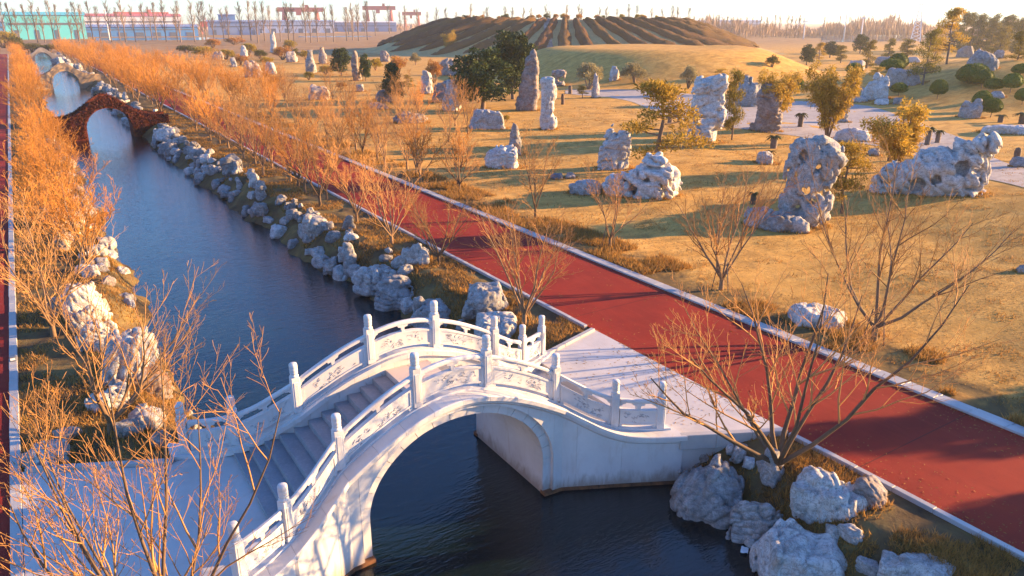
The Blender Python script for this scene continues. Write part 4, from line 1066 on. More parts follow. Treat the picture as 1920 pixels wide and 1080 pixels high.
def u_pine(seed, slim=False):
    rg = np.random.default_rng(seed); C = []; Rr = []; P = []
    tr = [np.array([0,0,-.03])]; d = np.array([rg.uniform(-.15,.15), rg.uniform(-.1,.1), 1.0])
    for k in range(6): tr.append(tr[-1]+d/6*.93*np.array([1,1,1])); d = np.array([rg.uniform(-.22,.22), rg.uniform(-.15,.15), 1.0])
    P.append((tr, list(np.linspace(.032,.008,7))))
    for k in range(22 if not slim else 30):
        z = rg.uniform(.22,.97) if not slim else rg.uniform(.06,.97); a = rg.uniform(0,6.28); rr = (.42*(1.08-z)+.07)*rg.uniform(.4,1.05) if not slim else .36*(1.1-z*.75)*rg.uniform(.3,1)
        f = min(z/.93*6, 5.99); i = int(f); q = tr[i]+(tr[i+1]-tr[i])*(f-i); e = q+np.array([rr*math.cos(a), rr*math.sin(a), .04])
        C.append(e); Rr.append((.15,.15,.06)); P.append(([q, (q+e)/2+np.array([0,0,-.01]), e], [.011,.008,.004]))
    return stems(P), join('crown', cloud(C, Rr, 170, .055, .014, seed, .45, .2, .5))
def u_willow(seed, lean=0.0):
    rg = np.random.default_rng(seed); C = []; Rr = []; P = []
    for k in range(11):
        a = k*2.4; s = rg.uniform(.12,.42); z1 = rg.uniform(.62,.95)
        pts = [np.array([0,0,-.02]), np.array([s*.25*math.cos(a)+lean*.15, s*.25*math.sin(a), z1*.4]), np.array([s*.7*math.cos(a)+lean*.5, s*.7*math.sin(a), z1*.75]), np.array([s*math.cos(a)+lean, s*math.sin(a), z1])]
        P.append((pts, [.013,.010,.006,.003]))
        for t in np.linspace(.35, 1, 7):
            f = t*3; i = min(int(f), 2); q = pts[i]+(pts[i+1]-pts[i])*(f-i)
            for _ in range(2): C.append(q+rg.normal(size=3)*.045); Rr.append((.07,.07,.05))
    return stems(P), join('crown', cloud(C, Rr, 60, .06, .013, seed, -.25, .1, .4))
def u_bush(seed, up=.5):
    rg = np.random.default_rng(seed); C = []; Rr = []; P = []
    for k in range(30):
        d = rg.normal(size=3); d[2] = abs(d[2]); d /= np.linalg.norm(d); q = d*np.array([.4,.4,.55])*rg.uniform(.5,1)+np.array([0,0,.32]); C.append(q); Rr.append((.13,.13,.11))
    for k in range(6): P.append(([np.array([0,0,-.04]), C[k]*.5, C[k]], [.03,.02,.008]))
    return stems(P), join('crown', cloud(C, Rr, 95, .085, .022, seed, up, .3))
def u_cycad(seed):
    rg = np.random.default_rng(seed); t = Tubes(); zs = np.linspace(-.04,.72,9)
    t.add([(0,0,z) for z in zs], [.15*(1+.12*(i%2))*(1.08-.2*abs(z-.35)) for i, z in enumerate(zs)], 9)
    V = []; Fq = []
    for k in range(20):
        a = k*2.399; e = rg.uniform(.1,.9); n = 5; w = .055; ln = rg.uniform(.38,.52); dx, dy = math.cos(a), math.sin(a); b0 = len(V)
        for i in range(n+1):
            u = i/n; r = ln*u*(1-.15*e); z = .72+e*.36*u-.34*u*u; ww = w*(1-u*.8)
            V += [(r*dx-ww*dy, r*dy+ww*dx, z-.02), (r*dx, r*dy, z+.015), (r*dx+ww*dy, r*dy-ww*dx, z-.02)]
        for i in range(n):
            for j in (0,1): Fq.append((b0+3*i+j, b0+3*i+j+1, b0+3*i+4+j, b0+3*i+3+j))
    return t.mesh('trunk'), mesh('fronds', V, np.array(Fq))
def u_stump(seed):
    t = Tubes(); rg = np.random.default_rng(seed)
    t.add([(0,0,-.05),(.02,0,.3),(-.02,.02,.7),(0,0,.95),(0,0,1.0)], [.30,.26,.27,.22,.05], 9)
    t.add([(.05,0,.45),(.25,.05,.8),(.28,.05,.98)], [.12,.13,.10], 7)
    return (t.mesh('trunk'),)
KINDS = {'evergreen': (lambda s: u_evergreen(s), 'bark_grey', 'evergreen'), 'cone': (lambda s: u_evergreen(s, True), 'bark_grey', 'evergreen'),
 'topiary': (lambda s: u_topiary(s), 'bark_grey', 'topiary'), 'dome': (lambda s: u_topiary(s, .05), 'bark_grey', 'topiary'), 'pine': (u_pine, 'bark_grey', 'pine'), 'goldpine': (u_pine, 'bark_grey', 'golden'),
 'slim': (lambda s: u_pine(s, True), 'bark_grey', 'pine'), 'willow': (u_willow, 'bark', 'golden'), 'lean': (lambda s: u_willow(s, .35), 'bark', 'golden'), 'pale': (lambda s: u_bush(s, .9), 'bark_grey', 'pale'),
 'orange': (lambda s: u_bush(s, .7), 'bark', 'orange'), 'yellow': (lambda s: u_bush(s, .7), 'bark', 'yellow'), 'green': (lambda s: u_bush(s, .3), 'bark', 'green'), 'cycad': (u_cycad, 'bark_grey', 'cycad'), 'stump': (u_stump, 'bark_grey', None),
 'conifer': (lambda s: u_pine(s, True), 'bark_grey', 'green')}
_pool = {}; _pc = [0]
def unit_plant(kind, nvar=2):
    _pc[0] += 1; k = _pc[0] % nvar
    if (kind, k) not in _pool:
        fn, m0, m1 = KINDS[kind]; p = fn(200+17*k+len(kind))
        for me, mm in zip(p, (m0, m1)): me.materials.append(M[mm])
        _pool[(kind, k)] = p
    return _pool[(kind, k)]
rnd = random.Random(77)
def plant(kind, px, py, top, wpx, label, group=None, name=None, cat=None, rz=None):
    P = at(px, py); w = metres(P, wpx); h = top_z(P, px, top)-P[2]
    nm = name or {'evergreen':'evergreen_tree','cone':'evergreen_tree','topiary':'clipped_tree','dome':'clipped_shrub','pine':'pine_tree','goldpine':'pine_tree','slim':'conifer_tree','willow':'feathery_tree','lean':'feathery_tree','cycad':'cycad','stump':'tree_stump','conifer':'conifer_tree'}.get(kind, 'shrub')
    ct = cat or {'cycad':'cycad','stump':'stump'}.get(kind, 'shrub' if nm in ('shrub','clipped_shrub') else 'tree')
    parts = ('trunk', 'fronds') if kind == 'cycad' else ('trunk', 'crown')
    e = place_tree(nm, unit_plant(kind), (P[0], P[1], P[2]-.02), rnd.uniform(0, 6.28) if rz is None else rz, (w, w, h), label, group, ct, parts)
    return e
for a in [
 ('evergreen',905,204,88,140,'big dark green evergreen in front with its trunk showing, centre of the garden'),
 ('evergreen',962,186,54,112,'taller dark evergreen standing behind the big one in the garden centre'),
 ('cone',738,192,116,66,'dark cone-shaped evergreen left of the yellow sunlit pillar'),
 ('evergreen',640,142,88,46,'small leaning dark evergreen at the left foot of the striped hill'),
 ('evergreen',686,152,100,28,'narrow dark evergreen beside the tall pinkish stone'),
 ('willow',1550,268,112,110,'golden feathery tree with many thin stems at the gravel edge'),
 ('lean',1684,322,182,150,'golden feathery tree leaning right over the wide fan-shaped stone'),
 ('willow',1452,244,126,90,'drooping golden tree above the rust orange stone'),
 ('willow',843,104,56,40,'golden tree on the left slope of the striped hill'),
 ('goldpine',1230,318,152,190,'spreading golden pine behind the white stone mass'),
 ('goldpine',1578,400,258,110,'golden green pine right of the tall pierced stone'),
 ('slim',1372,262,128,56,'slim green conifer right of the twisted stone column'),
 ('goldpine',1352,150,128,40,'dark green tree top behind the twisted stone column'),
 ('pale',1103,168,108,58,'pale round olive-like tree before the low mound, left one'),
 ('pale',1190,156,112,58,'pale round olive-like tree before the low mound, middle one'),
 ('pale',1290,166,114,40,'pale round olive-like tree before the low mound, right one'),
 ('orange',815,156,102,34,'orange bush behind the yellow sunlit pillar'),
 ('orange',746,142,100,44,'glowing orange bush at the hill foot left of the pillar'),
 ('pale',780,122,96,24,'pale bush next to the glowing orange bush'),
 ('yellow',705,132,106,34,'yellow bush beside the narrow dark evergreen'),
 ('yellow',873,116,100,22,'small yellow-green bush left of the taller dark evergreen'),
 ('topiary',1684,180,155,30,'clipped ball tree right of the sharp pointed stone'),
 ('topiary',1757,186,149,31,'oval clipped tree alone on the rising lawn'),
 ('dome',1822,156,119,58,'wide umbrella-shaped clipped tree below the dome-shaped stone'),
 ('topiary',1840,166,130,36,'clipped tree overlapping the wide umbrella-shaped one'),
 ('topiary',1861,174,146,33,'clipped ball tree in the middle of the group on the rising lawn'),
 ('topiary',1894,174,137,35,'clipped ball tree right of the middle one on the rising lawn'),
 ('topiary',1912,144,119,32,'highest clipped ball tree at the right edge'),
 ('topiary',1838,206,170,34,'clipped ball tree behind the lower front one'),
 ('topiary',1857,220,184,34,'lower front clipped ball tree above a cycad'),
 ('topiary',1916,196,165,30,'clipped ball tree cut by the right edge'),
 ('topiary',1600,144,118,30,'round clipped shrub left of the low conifers'),
 ('dome',1682,128,100,36,'tall half of the double green dome shrub on the cliff stone'),
 ('dome',1672,132,110,44,'low half of the double green dome shrub on the cliff stone'),
 ('topiary',1497,172,147,18,'small dark ball tree behind the feathery tree'),
 ('green',1448,126,100,34,'dark round bush right of the mound'),
 ('evergreen',1512,122,82,34,'dark peaked evergreen in the right garden'),
 ('evergreen',1612,100,63,32,'dark round-headed tree by the pond'),
 ('evergreen',1556,108,77,40,'broad dark tree left of the pond'),
 ('slim',1576,118,84,34,'golden green conifer before the pond'),
 ('slim',1625,128,75,40,'tall golden conifer before the pond'),
 ('goldpine',1535,120,80,34,'golden conifer left of the broad dark tree'),
 ('slim',1665,112,72,34,'yellow conifer near the white strip of the pond'),
 ('slim',1700,112,72,44,'green conifer near the white strip of the pond'),
 ('pine',1730,160,54,60,'tall pine with bare lower trunk leaning over the cliff stone'),
 ('goldpine',1775,120,15,74,'tallest twin-stemmed pine on the rising lawn'),
 ('goldpine',1750,112,68,40,'golden pine left of the tallest twin-stemmed pine'),
 ('slim',1870,108,48,56,'yellow green conifer right of the dome-shaped stone'),
 ('slim',1908,112,58,50,'green conifer at the right edge on the rising lawn'),
 ('goldpine',1845,98,52,40,'golden conifer behind the dome-shaped stone'),
 ('goldpine',1640,150,124,46,'low spreading green pine before the cliff stone'),
 ('cycad',1500,238,204,28,'cycad standing on the gravel left of the feathery tree'),
 ('cycad',1450,278,247,38,'cycad behind the grey boulder'),
 ('cycad',1442,302,276,26,'small cycad growing in the grey boulder'),
 ('cycad',1738,272,228,30,'cycad behind the fan-shaped stone, left of two'),
 ('cycad',1757,268,236,26,'cycad behind the fan-shaped stone, right of two'),
 ('cycad',1838,290,250,26,'forked cycad on the lawn right of the fan-shaped stone, nearer one'),
 ('cycad',1858,284,244,32,'cycad on the lawn right of the fan-shaped stone, farther one'),
 ('cycad',1875,230,210,28,'small cycad below the clipped ball trees'),
 ('cycad',1916,232,204,40,'cycad at the right edge below the ball trees'),
 ('cycad',1412,382,354,34,'brown cycad behind the squared boulder by the pierced stone'),
 ('stump',1905,302,276,22,'dark stump beside the boulder at the right edge'),
 ('stump',1668,302,266,16,'dark stump left of the fan-shaped stone'),
 ('stump',1055,196,175,12,'dark stump right of the tallest needle, nearer one'),
 ('stump',1069,176,160,14,'dark stump right of the tallest needle, farther one'),
 ('stump',1256,231,209,18,'dark forked stump on the gravel edge'),
 ('stump',1273,227,203,11,'dark straight stump right of the forked one'),
 ('pine',1092,184,160,30,'small dark layered pine behind the spreading golden pine'),
 ('pine',766,168,140,30,'small flat-topped dark pine beside the yellow sunlit pillar'),
 ('green',702,196,182,14,'tiny brown cycad-like bush left of the cone evergreen'),
 ('yellow',950,228,212,14,'small bright yellow-green shrub by the long low boulder'),
]: plant(*a)
# shrubs of the far left garden
for i, (px, py, tp, w, k, lb) in enumerate([
 (425,112,90,40,'yellow','yellow-green shrub at the left end of the far garden'), (452,122,98,34,'orange','rust brown ball shrub in the far left garden'), (468,104,78,36,'yellow','yellow shrub behind the small white stone'),
 (488,110,90,30,'green','grey-green ball shrub in the far left garden'), (500,122,104,36,'yellow','olive shrub in front of the white obelisk'), (530,112,80,40,'orange','flame orange shrub right of the white obelisk'),
 (545,96,72,30,'yellow','golden shrub right of the white obelisk'), (574,112,90,26,'yellow','golden shrub behind the cloaked figure stone'), (612,140,120,36,'yellow','yellow spreading shrub right of the cloaked figure stone'),
 (555,108,88,20,'green','small dark ball shrub behind the reddish stone'), (385,108,84,50,'yellow','broad olive shrub beyond the orange tree row'), (350,100,82,50,'green','green shrub far beyond the orange tree row'),
 (400,90,70,40,'orange','orange shrub before the distant fields'), (440,84,66,40,'orange','rusty shrub before the distant fields'), (580,150,132,24,'yellow','yellow shrub at the foot of the cloaked figure stone'),
 (640,168,150,22,'orange','orange tuft shrub near the small dark evergreen'), (520,165,140,40,'orange','twiggy orange shrub before the craggy stones'), (8,90,48,60,'yellow','yellow tree at the far end of the left path'), (30,95,60,40,'green','dark bush at the far end of the left path'), (60,98,78,60,'green','dark hedge clump closing the end of the canal'), (95,98,80,50,'green','second dark hedge clump closing the end of the canal')]):
    plant(k, px, py, tp, w, lb, 'shrubs of the far left garden')

# ------------------------------------------------------------------ gravel court in the garden
def ribbon(name, up, lo, m, label, dz=0.03, nu=60, nv=12):
    def sm(pts):
        P = np.array([at(*p)[:2] for p in pts]); t = np.linspace(0, 1, len(P)); tt = np.linspace(0, 1, nu)
        Q = np.stack([np.interp(tt, t, P[:,k]) for k in (0,1)], -1)
        for _ in range(3): Q[1:-1] = (Q[:-2]+2*Q[1:-1]+Q[2:])/4
        return Q
    a, b_ = sm(up), sm(lo); s = np.linspace(0, 1, nv)
    XY = a[:,None]*(1-s)[None,:,None]+b_[:,None]*s[None,:,None]
    Z = ground_z(XY[...,0], XY[...,1])+dz; V = np.concatenate([XY, Z[...,None]], -1).reshape(-1,3)
    I = np.arange(nu*nv).reshape(nu, nv); Fq = np.stack([I[:-1,:-1], I[1:,:-1], I[1:,1:], I[:-1,1:]], -1).reshape(-1,4)
    return tag(put(name, fixn(mesh(name, V, Fq, True)), m), label, kind='structure')
ribbon('gravel_court', [(1060,168),(1180,168),(1290,176),(1420,188),(1540,190),(1640,200),(1700,222),(1780,250),(1850,290),(1990,335)], [(1060,176),(1180,188),(1235,215),(1330,236),(1430,248),(1540,262),(1660,275),(1740,300),(1800,330),(1990,372)], M['gravel'], 'pale lilac gravel court winding between the standing stones')

# ------------------------------------------------------------------ striped hill
m, nt, b = mat('hill_grass'); v = wpos(nt); n1 = noise(nt, v, 0.15, 5, 0.6); n2 = noise(nt, v, 1.5, 4, 0.7)
c = mix(nt, ramp(nt, n2, [(0.4, 0.0), (0.7, 0.5)]), ramp(nt, n1, [(0.3, (0.36, 0.26, 0.11)), (0.7, (0.52, 0.37, 0.16))]), (0.20, 0.15, 0.07))
setc(nt, b, c, 0.95, 0.1); bump(nt, b, n2, 0.5, 0.3); M['hillgrass'] = m
def hill_z(r): return HILL_H*(1-float(sstep(HILL_R0-4, HILL_R1+6, r))**0.9) if r > HILL_R0-4 else HILL_H
NA = 160; radii = [0.0, 20, 36]+list(np.linspace(40, 90, 26)); Vh = []; 
for r in radii:
    for k in range(NA):
        a = 2*math.pi*k/NA; Vh.append((HILL_C[0]+r*math.cos(a), HILL_C[1]+r*math.sin(a), hill_z(r)-0.1+0.15*math.sin(a*9+r)*(1 if r > 10 else 0)))
I = np.arange(len(radii)*NA).reshape(len(radii), NA); I2 = np.roll(I, -1, 1)
Fq = np.stack([I[:-1], I[1:], I2[1:], I2[:-1]], -1).reshape(-1,4)
tag(put('hill', fixn(mesh('hill', Vh, Fq, True)), M['hillgrass']), 'broad flat-topped hill of pale dry grass', kind='structure')
view_a = math.atan2(-HILL_C[1], -HILL_C[0]); rg = np.random.default_rng(8); NR = 19
FC = (HILL_C[0]+30*math.cos(view_a), HILL_C[1]+30*math.sin(view_a))
def hit(a, rad):
    dx, dy = math.cos(a), math.sin(a); ex, ey = FC[0]-HILL_C[0], FC[1]-HILL_C[1]; b2 = ex*dx+ey*dy; return -b2+math.sqrt(b2*b2-(ex*ex+ey*ey-rad*rad))
for k in range(NR):
    a0 = view_a+(k-(NR-1)/2)*R(11.2)+rg.normal()*R(.8); tw = rg.normal()*R(2.0)+R(20)*((k/(NR-1))-.5)*2; r0, r1 = hit(a0, HILL_R0-2+rg.uniform(-1,1)), hit(a0, HILL_R1+rg.uniform(-5,6))
    ns, nc = 40, 9; Vv = []; wd = 0.055*rg.uniform(.85,1.25)
    for i in range(ns):
        u = i/(ns-1); r = r0+(r1-r0)*u; a = a0+tw*(u-.3)*abs(u-.3); cx_, cy_ = FC[0]+r*math.cos(a), FC[1]+r*math.sin(a); rr_ = math.hypot(cx_-HILL_C[0], cy_-HILL_C[1])
        w_ = (0.6+.74*wd*r)*min(1, 6*u+.2, 5*(1-u)+.25)*(1+.2*math.sin(u*9+k)+.1*math.sin(u*23+k)); tx, ty = -math.sin(a), math.cos(a)
        for j in range(nc):
            q = (j/(nc-1)-.5)*2; h = 1.9*min(1, 8*u+.1, 6*(1-u)+.1)*(max(0, 1-q*q))**.6
            Vv.append((cx_+tx*w_*q, cy_+ty*w_*q, hill_z(rr_)-.25+h))
    Vv = np.array(Vv); n_ = vnoise(Vv*.7, k)*.4+vnoise(Vv*2.2, k+3)*.3; Vv[:,2] += n_*(np.tile(np.arange(nc), ns) % (nc-1) != 0)
    I = np.arange(ns*nc).reshape(ns, nc); Fq = np.stack([I[:-1,:-1], I[1:,:-1], I[1:,1:], I[:-1,1:]], -1).reshape(-1,4)
    h_ = put('hedge_row', fixn(mesh('hedge_row', Vv, Fq, True)), M['hedge'])
    side = 'left' if k > NR/2 else 'right'
    tag(h_, '%s brown hedge row from the %s end of the striped hill' % ((ordn(NR-k), 'shaded left') if side == 'left' else (ordn(k+1), 'orange sunlit right')), 'hedge', 'hedge rows on the %s half of the hill' % side)
# shrubs and stones on the rim
for k in range(34):
    a = view_a+R(rg.uniform(-62, 62)); r = HILL_R0-5+rg.uniform(-6, 3); x, y = HILL_C[0]+r*math.cos(a), HILL_C[1]+r*math.sin(a); s = rg.uniform(1.2, 2.6)
    place_tree('shrub', unit_plant(['orange','yellow','green','orange'][k%4]), (x, y, hill_z(r)-.15), rg.uniform(0,6), (s*1.2, s*1.2, s), 'small shrub on the rim of the striped hill against the sky', 'rim shrubs on the hill', 'shrub', ('trunk','crown'))
# stone stair up the hill
st = tag(empty('hill_stair', (0,0,0)), 'lilac stone stair climbing the striped hill above the dark evergreens', 'stair')
a = view_a-R(7)
for k in range(30):
    r = HILL_R1+2-(HILL_R1-HILL_R0+6)*k/29; aa = a-R(6)*k/29+R(5); mb = MB(); mb.box(-1.1,1.1,-.5,.5,-.6,.34)
    o = put('step', bevel(mb.mesh('step'), .03) if k == 0 else _cache['st'], M['rock'], st, (HILL_C[0]+r*math.cos(aa), HILL_C[1]+r*math.sin(aa), hill_z(r)), aa+math.pi/2)
    _cache.setdefault('st', o.data)
# ------------------------------------------------------------------ far distance
def poplar(seed, H=20.0):
    rg = np.random.default_rng(seed); t, tw = Tubes(), Tubes()
    t.add([(0,0,-.5),(.1,0,H*.3),(.0,.15,H*.6),(.1,0,H)], [.30,.22,.14,.04], 6)
    for k in range(30):
        z = H*rg.uniform(.18,.92); a = rg.uniform(0,6.28); L = H*.26*(1.15-z/H)*rg.uniform(.6,1.2)+.8; an = rg.uniform(.25,.5)
        d = np.array([math.sin(an)*math.cos(a), math.sin(an)*math.sin(a), math.cos(an)]); p = np.array([0,0,z]); e = p+d*L; mid = p+d*L*.5+rg.normal(size=3)*.12
        tw.add([p, mid, e], [.075,.06,.035], 3)
        for _ in range(5):
            u = rg.uniform(.2,.95); q = p+d*L*u; d2 = d+rg.normal(size=3)*.32; d2[2] = abs(d2[2])+.3; d2 /= np.linalg.norm(d2); tw.add([q, q+d2*L*.45], [.045,.03], 3)
    return t.mesh('trunk'), tw.mesh('twigs')
POP = [setm(poplar(300+i), 'bark_grey', 'bark_grey') for i in range(4)]
rnd = random.Random(9)
def poplars(px0, px1, n, base, top, label, group, dmax=900):
    for k in range(n):
        px = px0+(px1-px0)*(k+rnd.uniform(.1,.9))/n; P = at(px, rnd.uniform(*base), 0.0); h = top_z(P, px, rnd.uniform(*top))
        place_tree('bare_poplar', rnd.choice(POP), (P[0], P[1], -.05), rnd.uniform(0,6.28), (h/20*1.15, h/20*1.15, h/20), label % ordn(k+1), group)
poplars(5, 700, 46, (74, 82), (-4, 14), '%s tall bare poplar from the left in the screen before the sheds', 'bare poplars before the sheds')
poplars(640, 1300, 34, (62, 68), (4, 22), '%s bare poplar from the left among those behind the striped hill', 'bare poplars behind the hill')
poplars(1285, 1500, 26, (66, 72), (26, 38), '%s bare poplar from the left in the close row right of the striped hill', 'bare poplars right of the hill')
poplars(1500, 1760, 9, (62, 66), (22, 34), '%s thin bare tree from the left beyond the right hand pond', 'bare trees beyond the pond')

# sheds, cranes and masts of the harbour
def m_plain(name, c, rough=0.6):
    m, nt, b = mat(name); v = wpos(nt); n1 = noise(nt, v, 0.05, 4, 0.6); n2 = noise(nt, v, 0.8, 3, 0.6)
    k = mix(nt, ramp(nt, n1, [(0.35, 0.0), (0.7, 0.35)]), c, tuple(x*.7 for x in c)); setc(nt, b, k, rough, 0.3); return m
M['teal'] = m_plain('teal_sheet', (0.10, 0.50, 0.55)); M['blue'] = m_plain('blue_sheet', (0.06, 0.22, 0.48)); M['slate'] = m_plain('slate_blue_sheet', (0.20, 0.27, 0.42)); M['whitesheet'] = m_plain('white_sheet', (0.66, 0.64, 0.66))
M['redsteel'] = m_plain('red_steel', (0.55, 0.10, 0.08)); M['whitesteel'] = m_plain('white_steel', (0.72, 0.70, 0.70)); M['darkglass'] = m_plain('dark_opening', (0.10, 0.12, 0.16), 0.3)
def far_pt(px, d):
    r_ = ray(px, 42); h = math.hypot(r_[0], r_[1]); return np.array([r_[0]/h*d, r_[1]/h*d, 0.0]), math.atan2(r_[1], r_[0])-math.pi/2
def shed(px0, px1, d, top, m, mroof, label, ridge=0.12, doors=4):
    P, a = far_pt((px0+px1)/2, d); w = (px1-px0)*d/math.hypot(FPX, 495); h = CAM_H+(42-top)*d/1488; e = tag(empty('industrial_shed', P, a), label, 'building'); dp = min(w*.5, 60)
    mb = MB(); mb.box(-w/2, w/2, -dp/2, dp/2, -1, h*(1-ridge)); put('wall', fixn(mb.mesh('wall')), M[m], e)
    mb = MB(); z0 = h*(1-ridge)+.02; mb.quad_strip([[(x,-dp/2-1,z0),(x,0,h),(x,dp/2+1,z0),(x,0,z0-.01)] for x in (-w/2-1, w/2+1)], True, True); put('roof', fixn(mb.mesh('roof')), M[mroof], e)
    mb = MB(); mb.box(-w/2+2, w/2-2, -dp/2-.12, -dp/2+.1, h*.52, h*.60); put('window_band', fixn(mb.mesh('window_band')), M['darkglass'], e)
    s = MB(); s.box(-w*.03, w*.03, -.15, .1, -.5, h*.34); sm = fixn(s.mesh('door'))
    for k in range(doors): put('door', sm, M['darkglass'], e, (-w/2+w*(k+.5)/doors, -dp/2-.02, 0))
    return e
shed(30, 140, 620, 26, 'teal', 'teal', 'large turquoise shed on the left skyline')
shed(-30, 60, 760, 38, 'blue', 'whitesheet', 'low blue shed at the left edge of the skyline')
shed(140, 345, 720, 45, 'blue', 'slate', 'long low blue shed right of the turquoise one', .2, 8)
shed(150, 320, 1000, 28, 'whitesheet', 'redsteel', 'long pale hall with a red roof line behind the blue shed', .15, 8)
shed(395, 480, 760, 38, 'slate', 'slate', 'slate blue shed in the middle of the left skyline', .1, 4)
shed(412, 440, 900, 28, 'blue', 'slate', 'small blue tower block rising behind the slate blue shed', .05, 2)
shed(480, 620, 900, 38, 'whitesheet', 'slate', 'white hall right of the slate blue shed', .1, 6)
shed(620, 740, 1000, 40, 'slate', 'whitesheet', 'pale blue hall left of the striped hill', .1, 5)
shed(1300, 1420, 1100, 38, 'whitesheet', 'slate', 'pale hall on the skyline right of the striped hill', .1, 5)
def crane(px0, px1, d, top, label):
    P, a = far_pt((px0+px1)/2, d); w = (px1-px0)*d/1488; h = CAM_H+(42-top)*d/1488; e = tag(empty('gantry_crane', P, a), label, 'crane'); t = w*.035
    mb = MB(); mb.box(-w/2, w/2, -2, 2, h-6, h-1); put('girder', fixn(mb.mesh('girder')), M['redsteel'], e)
    for x in (-w*.36, w*.36):
        mb = MB(); mb.tube([(x-w*.06,0,-1),(x,0,h-5)], [t,t], 4); mb.tube([(x+w*.06,0,-1),(x,0,h-5)], [t,t], 4); put('leg', mb.mesh('leg'), M['redsteel'], e)
    mb = MB(); mb.box(-w*.1, w*.02, -4, 4, h-10, h-6.02); put('cabin', fixn(mb.mesh('cabin')), M['redsteel'], e)
    mb = MB(); mb.box(w*.1, w*.18, -3, 3, h-.98, h+2); put('winch_house', fixn(mb.mesh('winch_house')), M['redsteel'], e)
crane(525, 605, 1000, 15, 'red gantry crane on the left skyline between the poplars'); crane(682, 742, 1050, 12, 'red gantry crane just left of the striped hill'); crane(225, 310, 1100, 24, 'low red gantry crane behind the long blue shed')
crane(375, 392, 800, 38, 'small red crane left of the slate blue shed'); crane(755, 790, 1150, 22, 'distant red crane at the left shoulder of the hill')
def mast(px, base_d, top, label, lattice):
    P, a = far_pt(px, base_d); h = CAM_H+(42-top)*base_d/1488; e = tag(empty('steel_mast', P, a), label, 'mast'); w = h*.09 if lattice else .45
    if lattice:
        for sx in (-1, 1):
            for sy in (-1, 1):
                mb = MB(); mb.tube([(sx*w,sy*w,-1),(sx*w*.3,sy*w*.3,h*.6),(sx*.2,sy*.2,h)], [.28,.22,.15], 4); put('leg', mb.mesh('leg'), M['whitesteel'], e)
        for k in range(9):
            z0, z1 = h*.6*k/9, h*.6*(k+1)/9; w0, w1 = w*(1-.7*k/9), w*(1-.7*(k+1)/9)
            mb = MB(); mb.tube([(-w0,-w0,z0),(w1,-w1,z1)], [.14,.14], 3); mb.tube([(w0,-w0,z0),(-w1,-w1,z1)], [.14,.14], 3); mb.tube([(-w0,w0,z0),(w1,w1,z1)], [.14,.14], 3); put('brace', mb.mesh('brace'), M['whitesteel'], e)
        for z in (.68, .8, .92):
            mb = MB(); mb.tube([(-w*1.3,0,h*z),(0,0,h*(z+.02)),(w*1.3,0,h*z)], [.12,.2,.12], 4); put('cross_arm', mb.mesh('cross_arm'), M['whitesteel'], e)
    else:
        mb = MB(); mb.tube([(0,0,-1),(0,0,h)], [w,w*.6], 8); put('pole', mb.mesh('pole', True), M['whitesteel'], e)
        mb = MB(); mb.box(-1.6,1.6,-.3,.3,h-.6,h); put('lamp_head', fixn(mb.mesh('lamp_head')), M['whitesteel'], e)
mast(1722, 520, -12, 'white lattice tower right of the pond', True); mast(1352, 700, 26, 'small lattice tower among the poplars right of the hill', True); mast(1498, 760, 34, 'small distant lattice tower left of the pond', True)
for px, tp, lb in ((1586, -6, 'tall white pole left of the pond trees'), (1618, 34, 'short white pole above the round-headed tree'), (1510, 40, 'thin pale pole on the skyline left of the pond'), (200, 22, 'pale mast before the turquoise shed')): mast(px, 560, tp, lb, False)

# far ponds
def pond(pts, label):
    V = [tuple(at(px, py, 0.0)) for px, py in pts]; V = [(x, y, 0.03) for x, y, z in V]
    me = mesh('pond', V, [tuple(range(len(V)))]); tag(put('pond', fixn(me), M['pond']), label, kind='structure')
m, nt, b = mat('pond_water'); setc(nt, b, (0.05, 0.07, 0.09), 0.08, 0.5); M['pond'] = m
pond([(180,76),(380,75),(440,72),(380,70),(180,71)], 'thin pale strip of water before the poplars'); pond([(560,70),(700,69),(690,67),(560,68)], 'thin pale strip of water left of the hill')
mzt = at(1700, 75, 0.0)
pond([(1540,79),(1700,77),(1930,76),(1930,66),(1700,66),(1540,68)], 'white shining pond behind the right garden')

# far wood on the right and left skylines: one mass
rg = np.random.default_rng(31); n = 16000
px = rg.uniform(1260, 2100, n); dd = rg.uniform(620, 900, n); hh = rg.uniform(8, 17, n)*(0.75+.3*np.sin(px*.02)+.15*np.sin(px*.11)); P = np.zeros((n,3))
for k in range(n):
    q, _ = far_pt(px[k], dd[k]); P[k] = q
P[:,2] = hh*rg.uniform(-.1,.45,n)
A = rg.normal(size=P.shape)*.12; A[:,2] = 1; A /= np.linalg.norm(A, axis=1)[:,None]
v1 = leaf_quads(P, A, hh*.6, .7, rg)
tag(put('treeline', mesh('treeline', *v1), M['treeline']), 'hazy leafless wood along the right skyline', 'wood', kind='stuff')
n = 9000; px = rg.uniform(-60, 1300, n); dd = rg.uniform(1000, 1500, n); P = np.array([far_pt(a, b_)[0] for a, b_ in zip(px, dd)]); hh = rg.uniform(5, 11, n); P[:,2] = hh*rg.uniform(-.1,.4,n)
A = rg.normal(size=P.shape)*.15; A[:,2] = 1; A /= np.linalg.norm(A, axis=1)[:,None]
tag(put('treeline', mesh('treeline', *leaf_quads(P, A, hh*.6, 1.2, rg)), M['treeline']), 'low hazy wood along the left skyline behind the sheds', 'wood', kind='stuff')
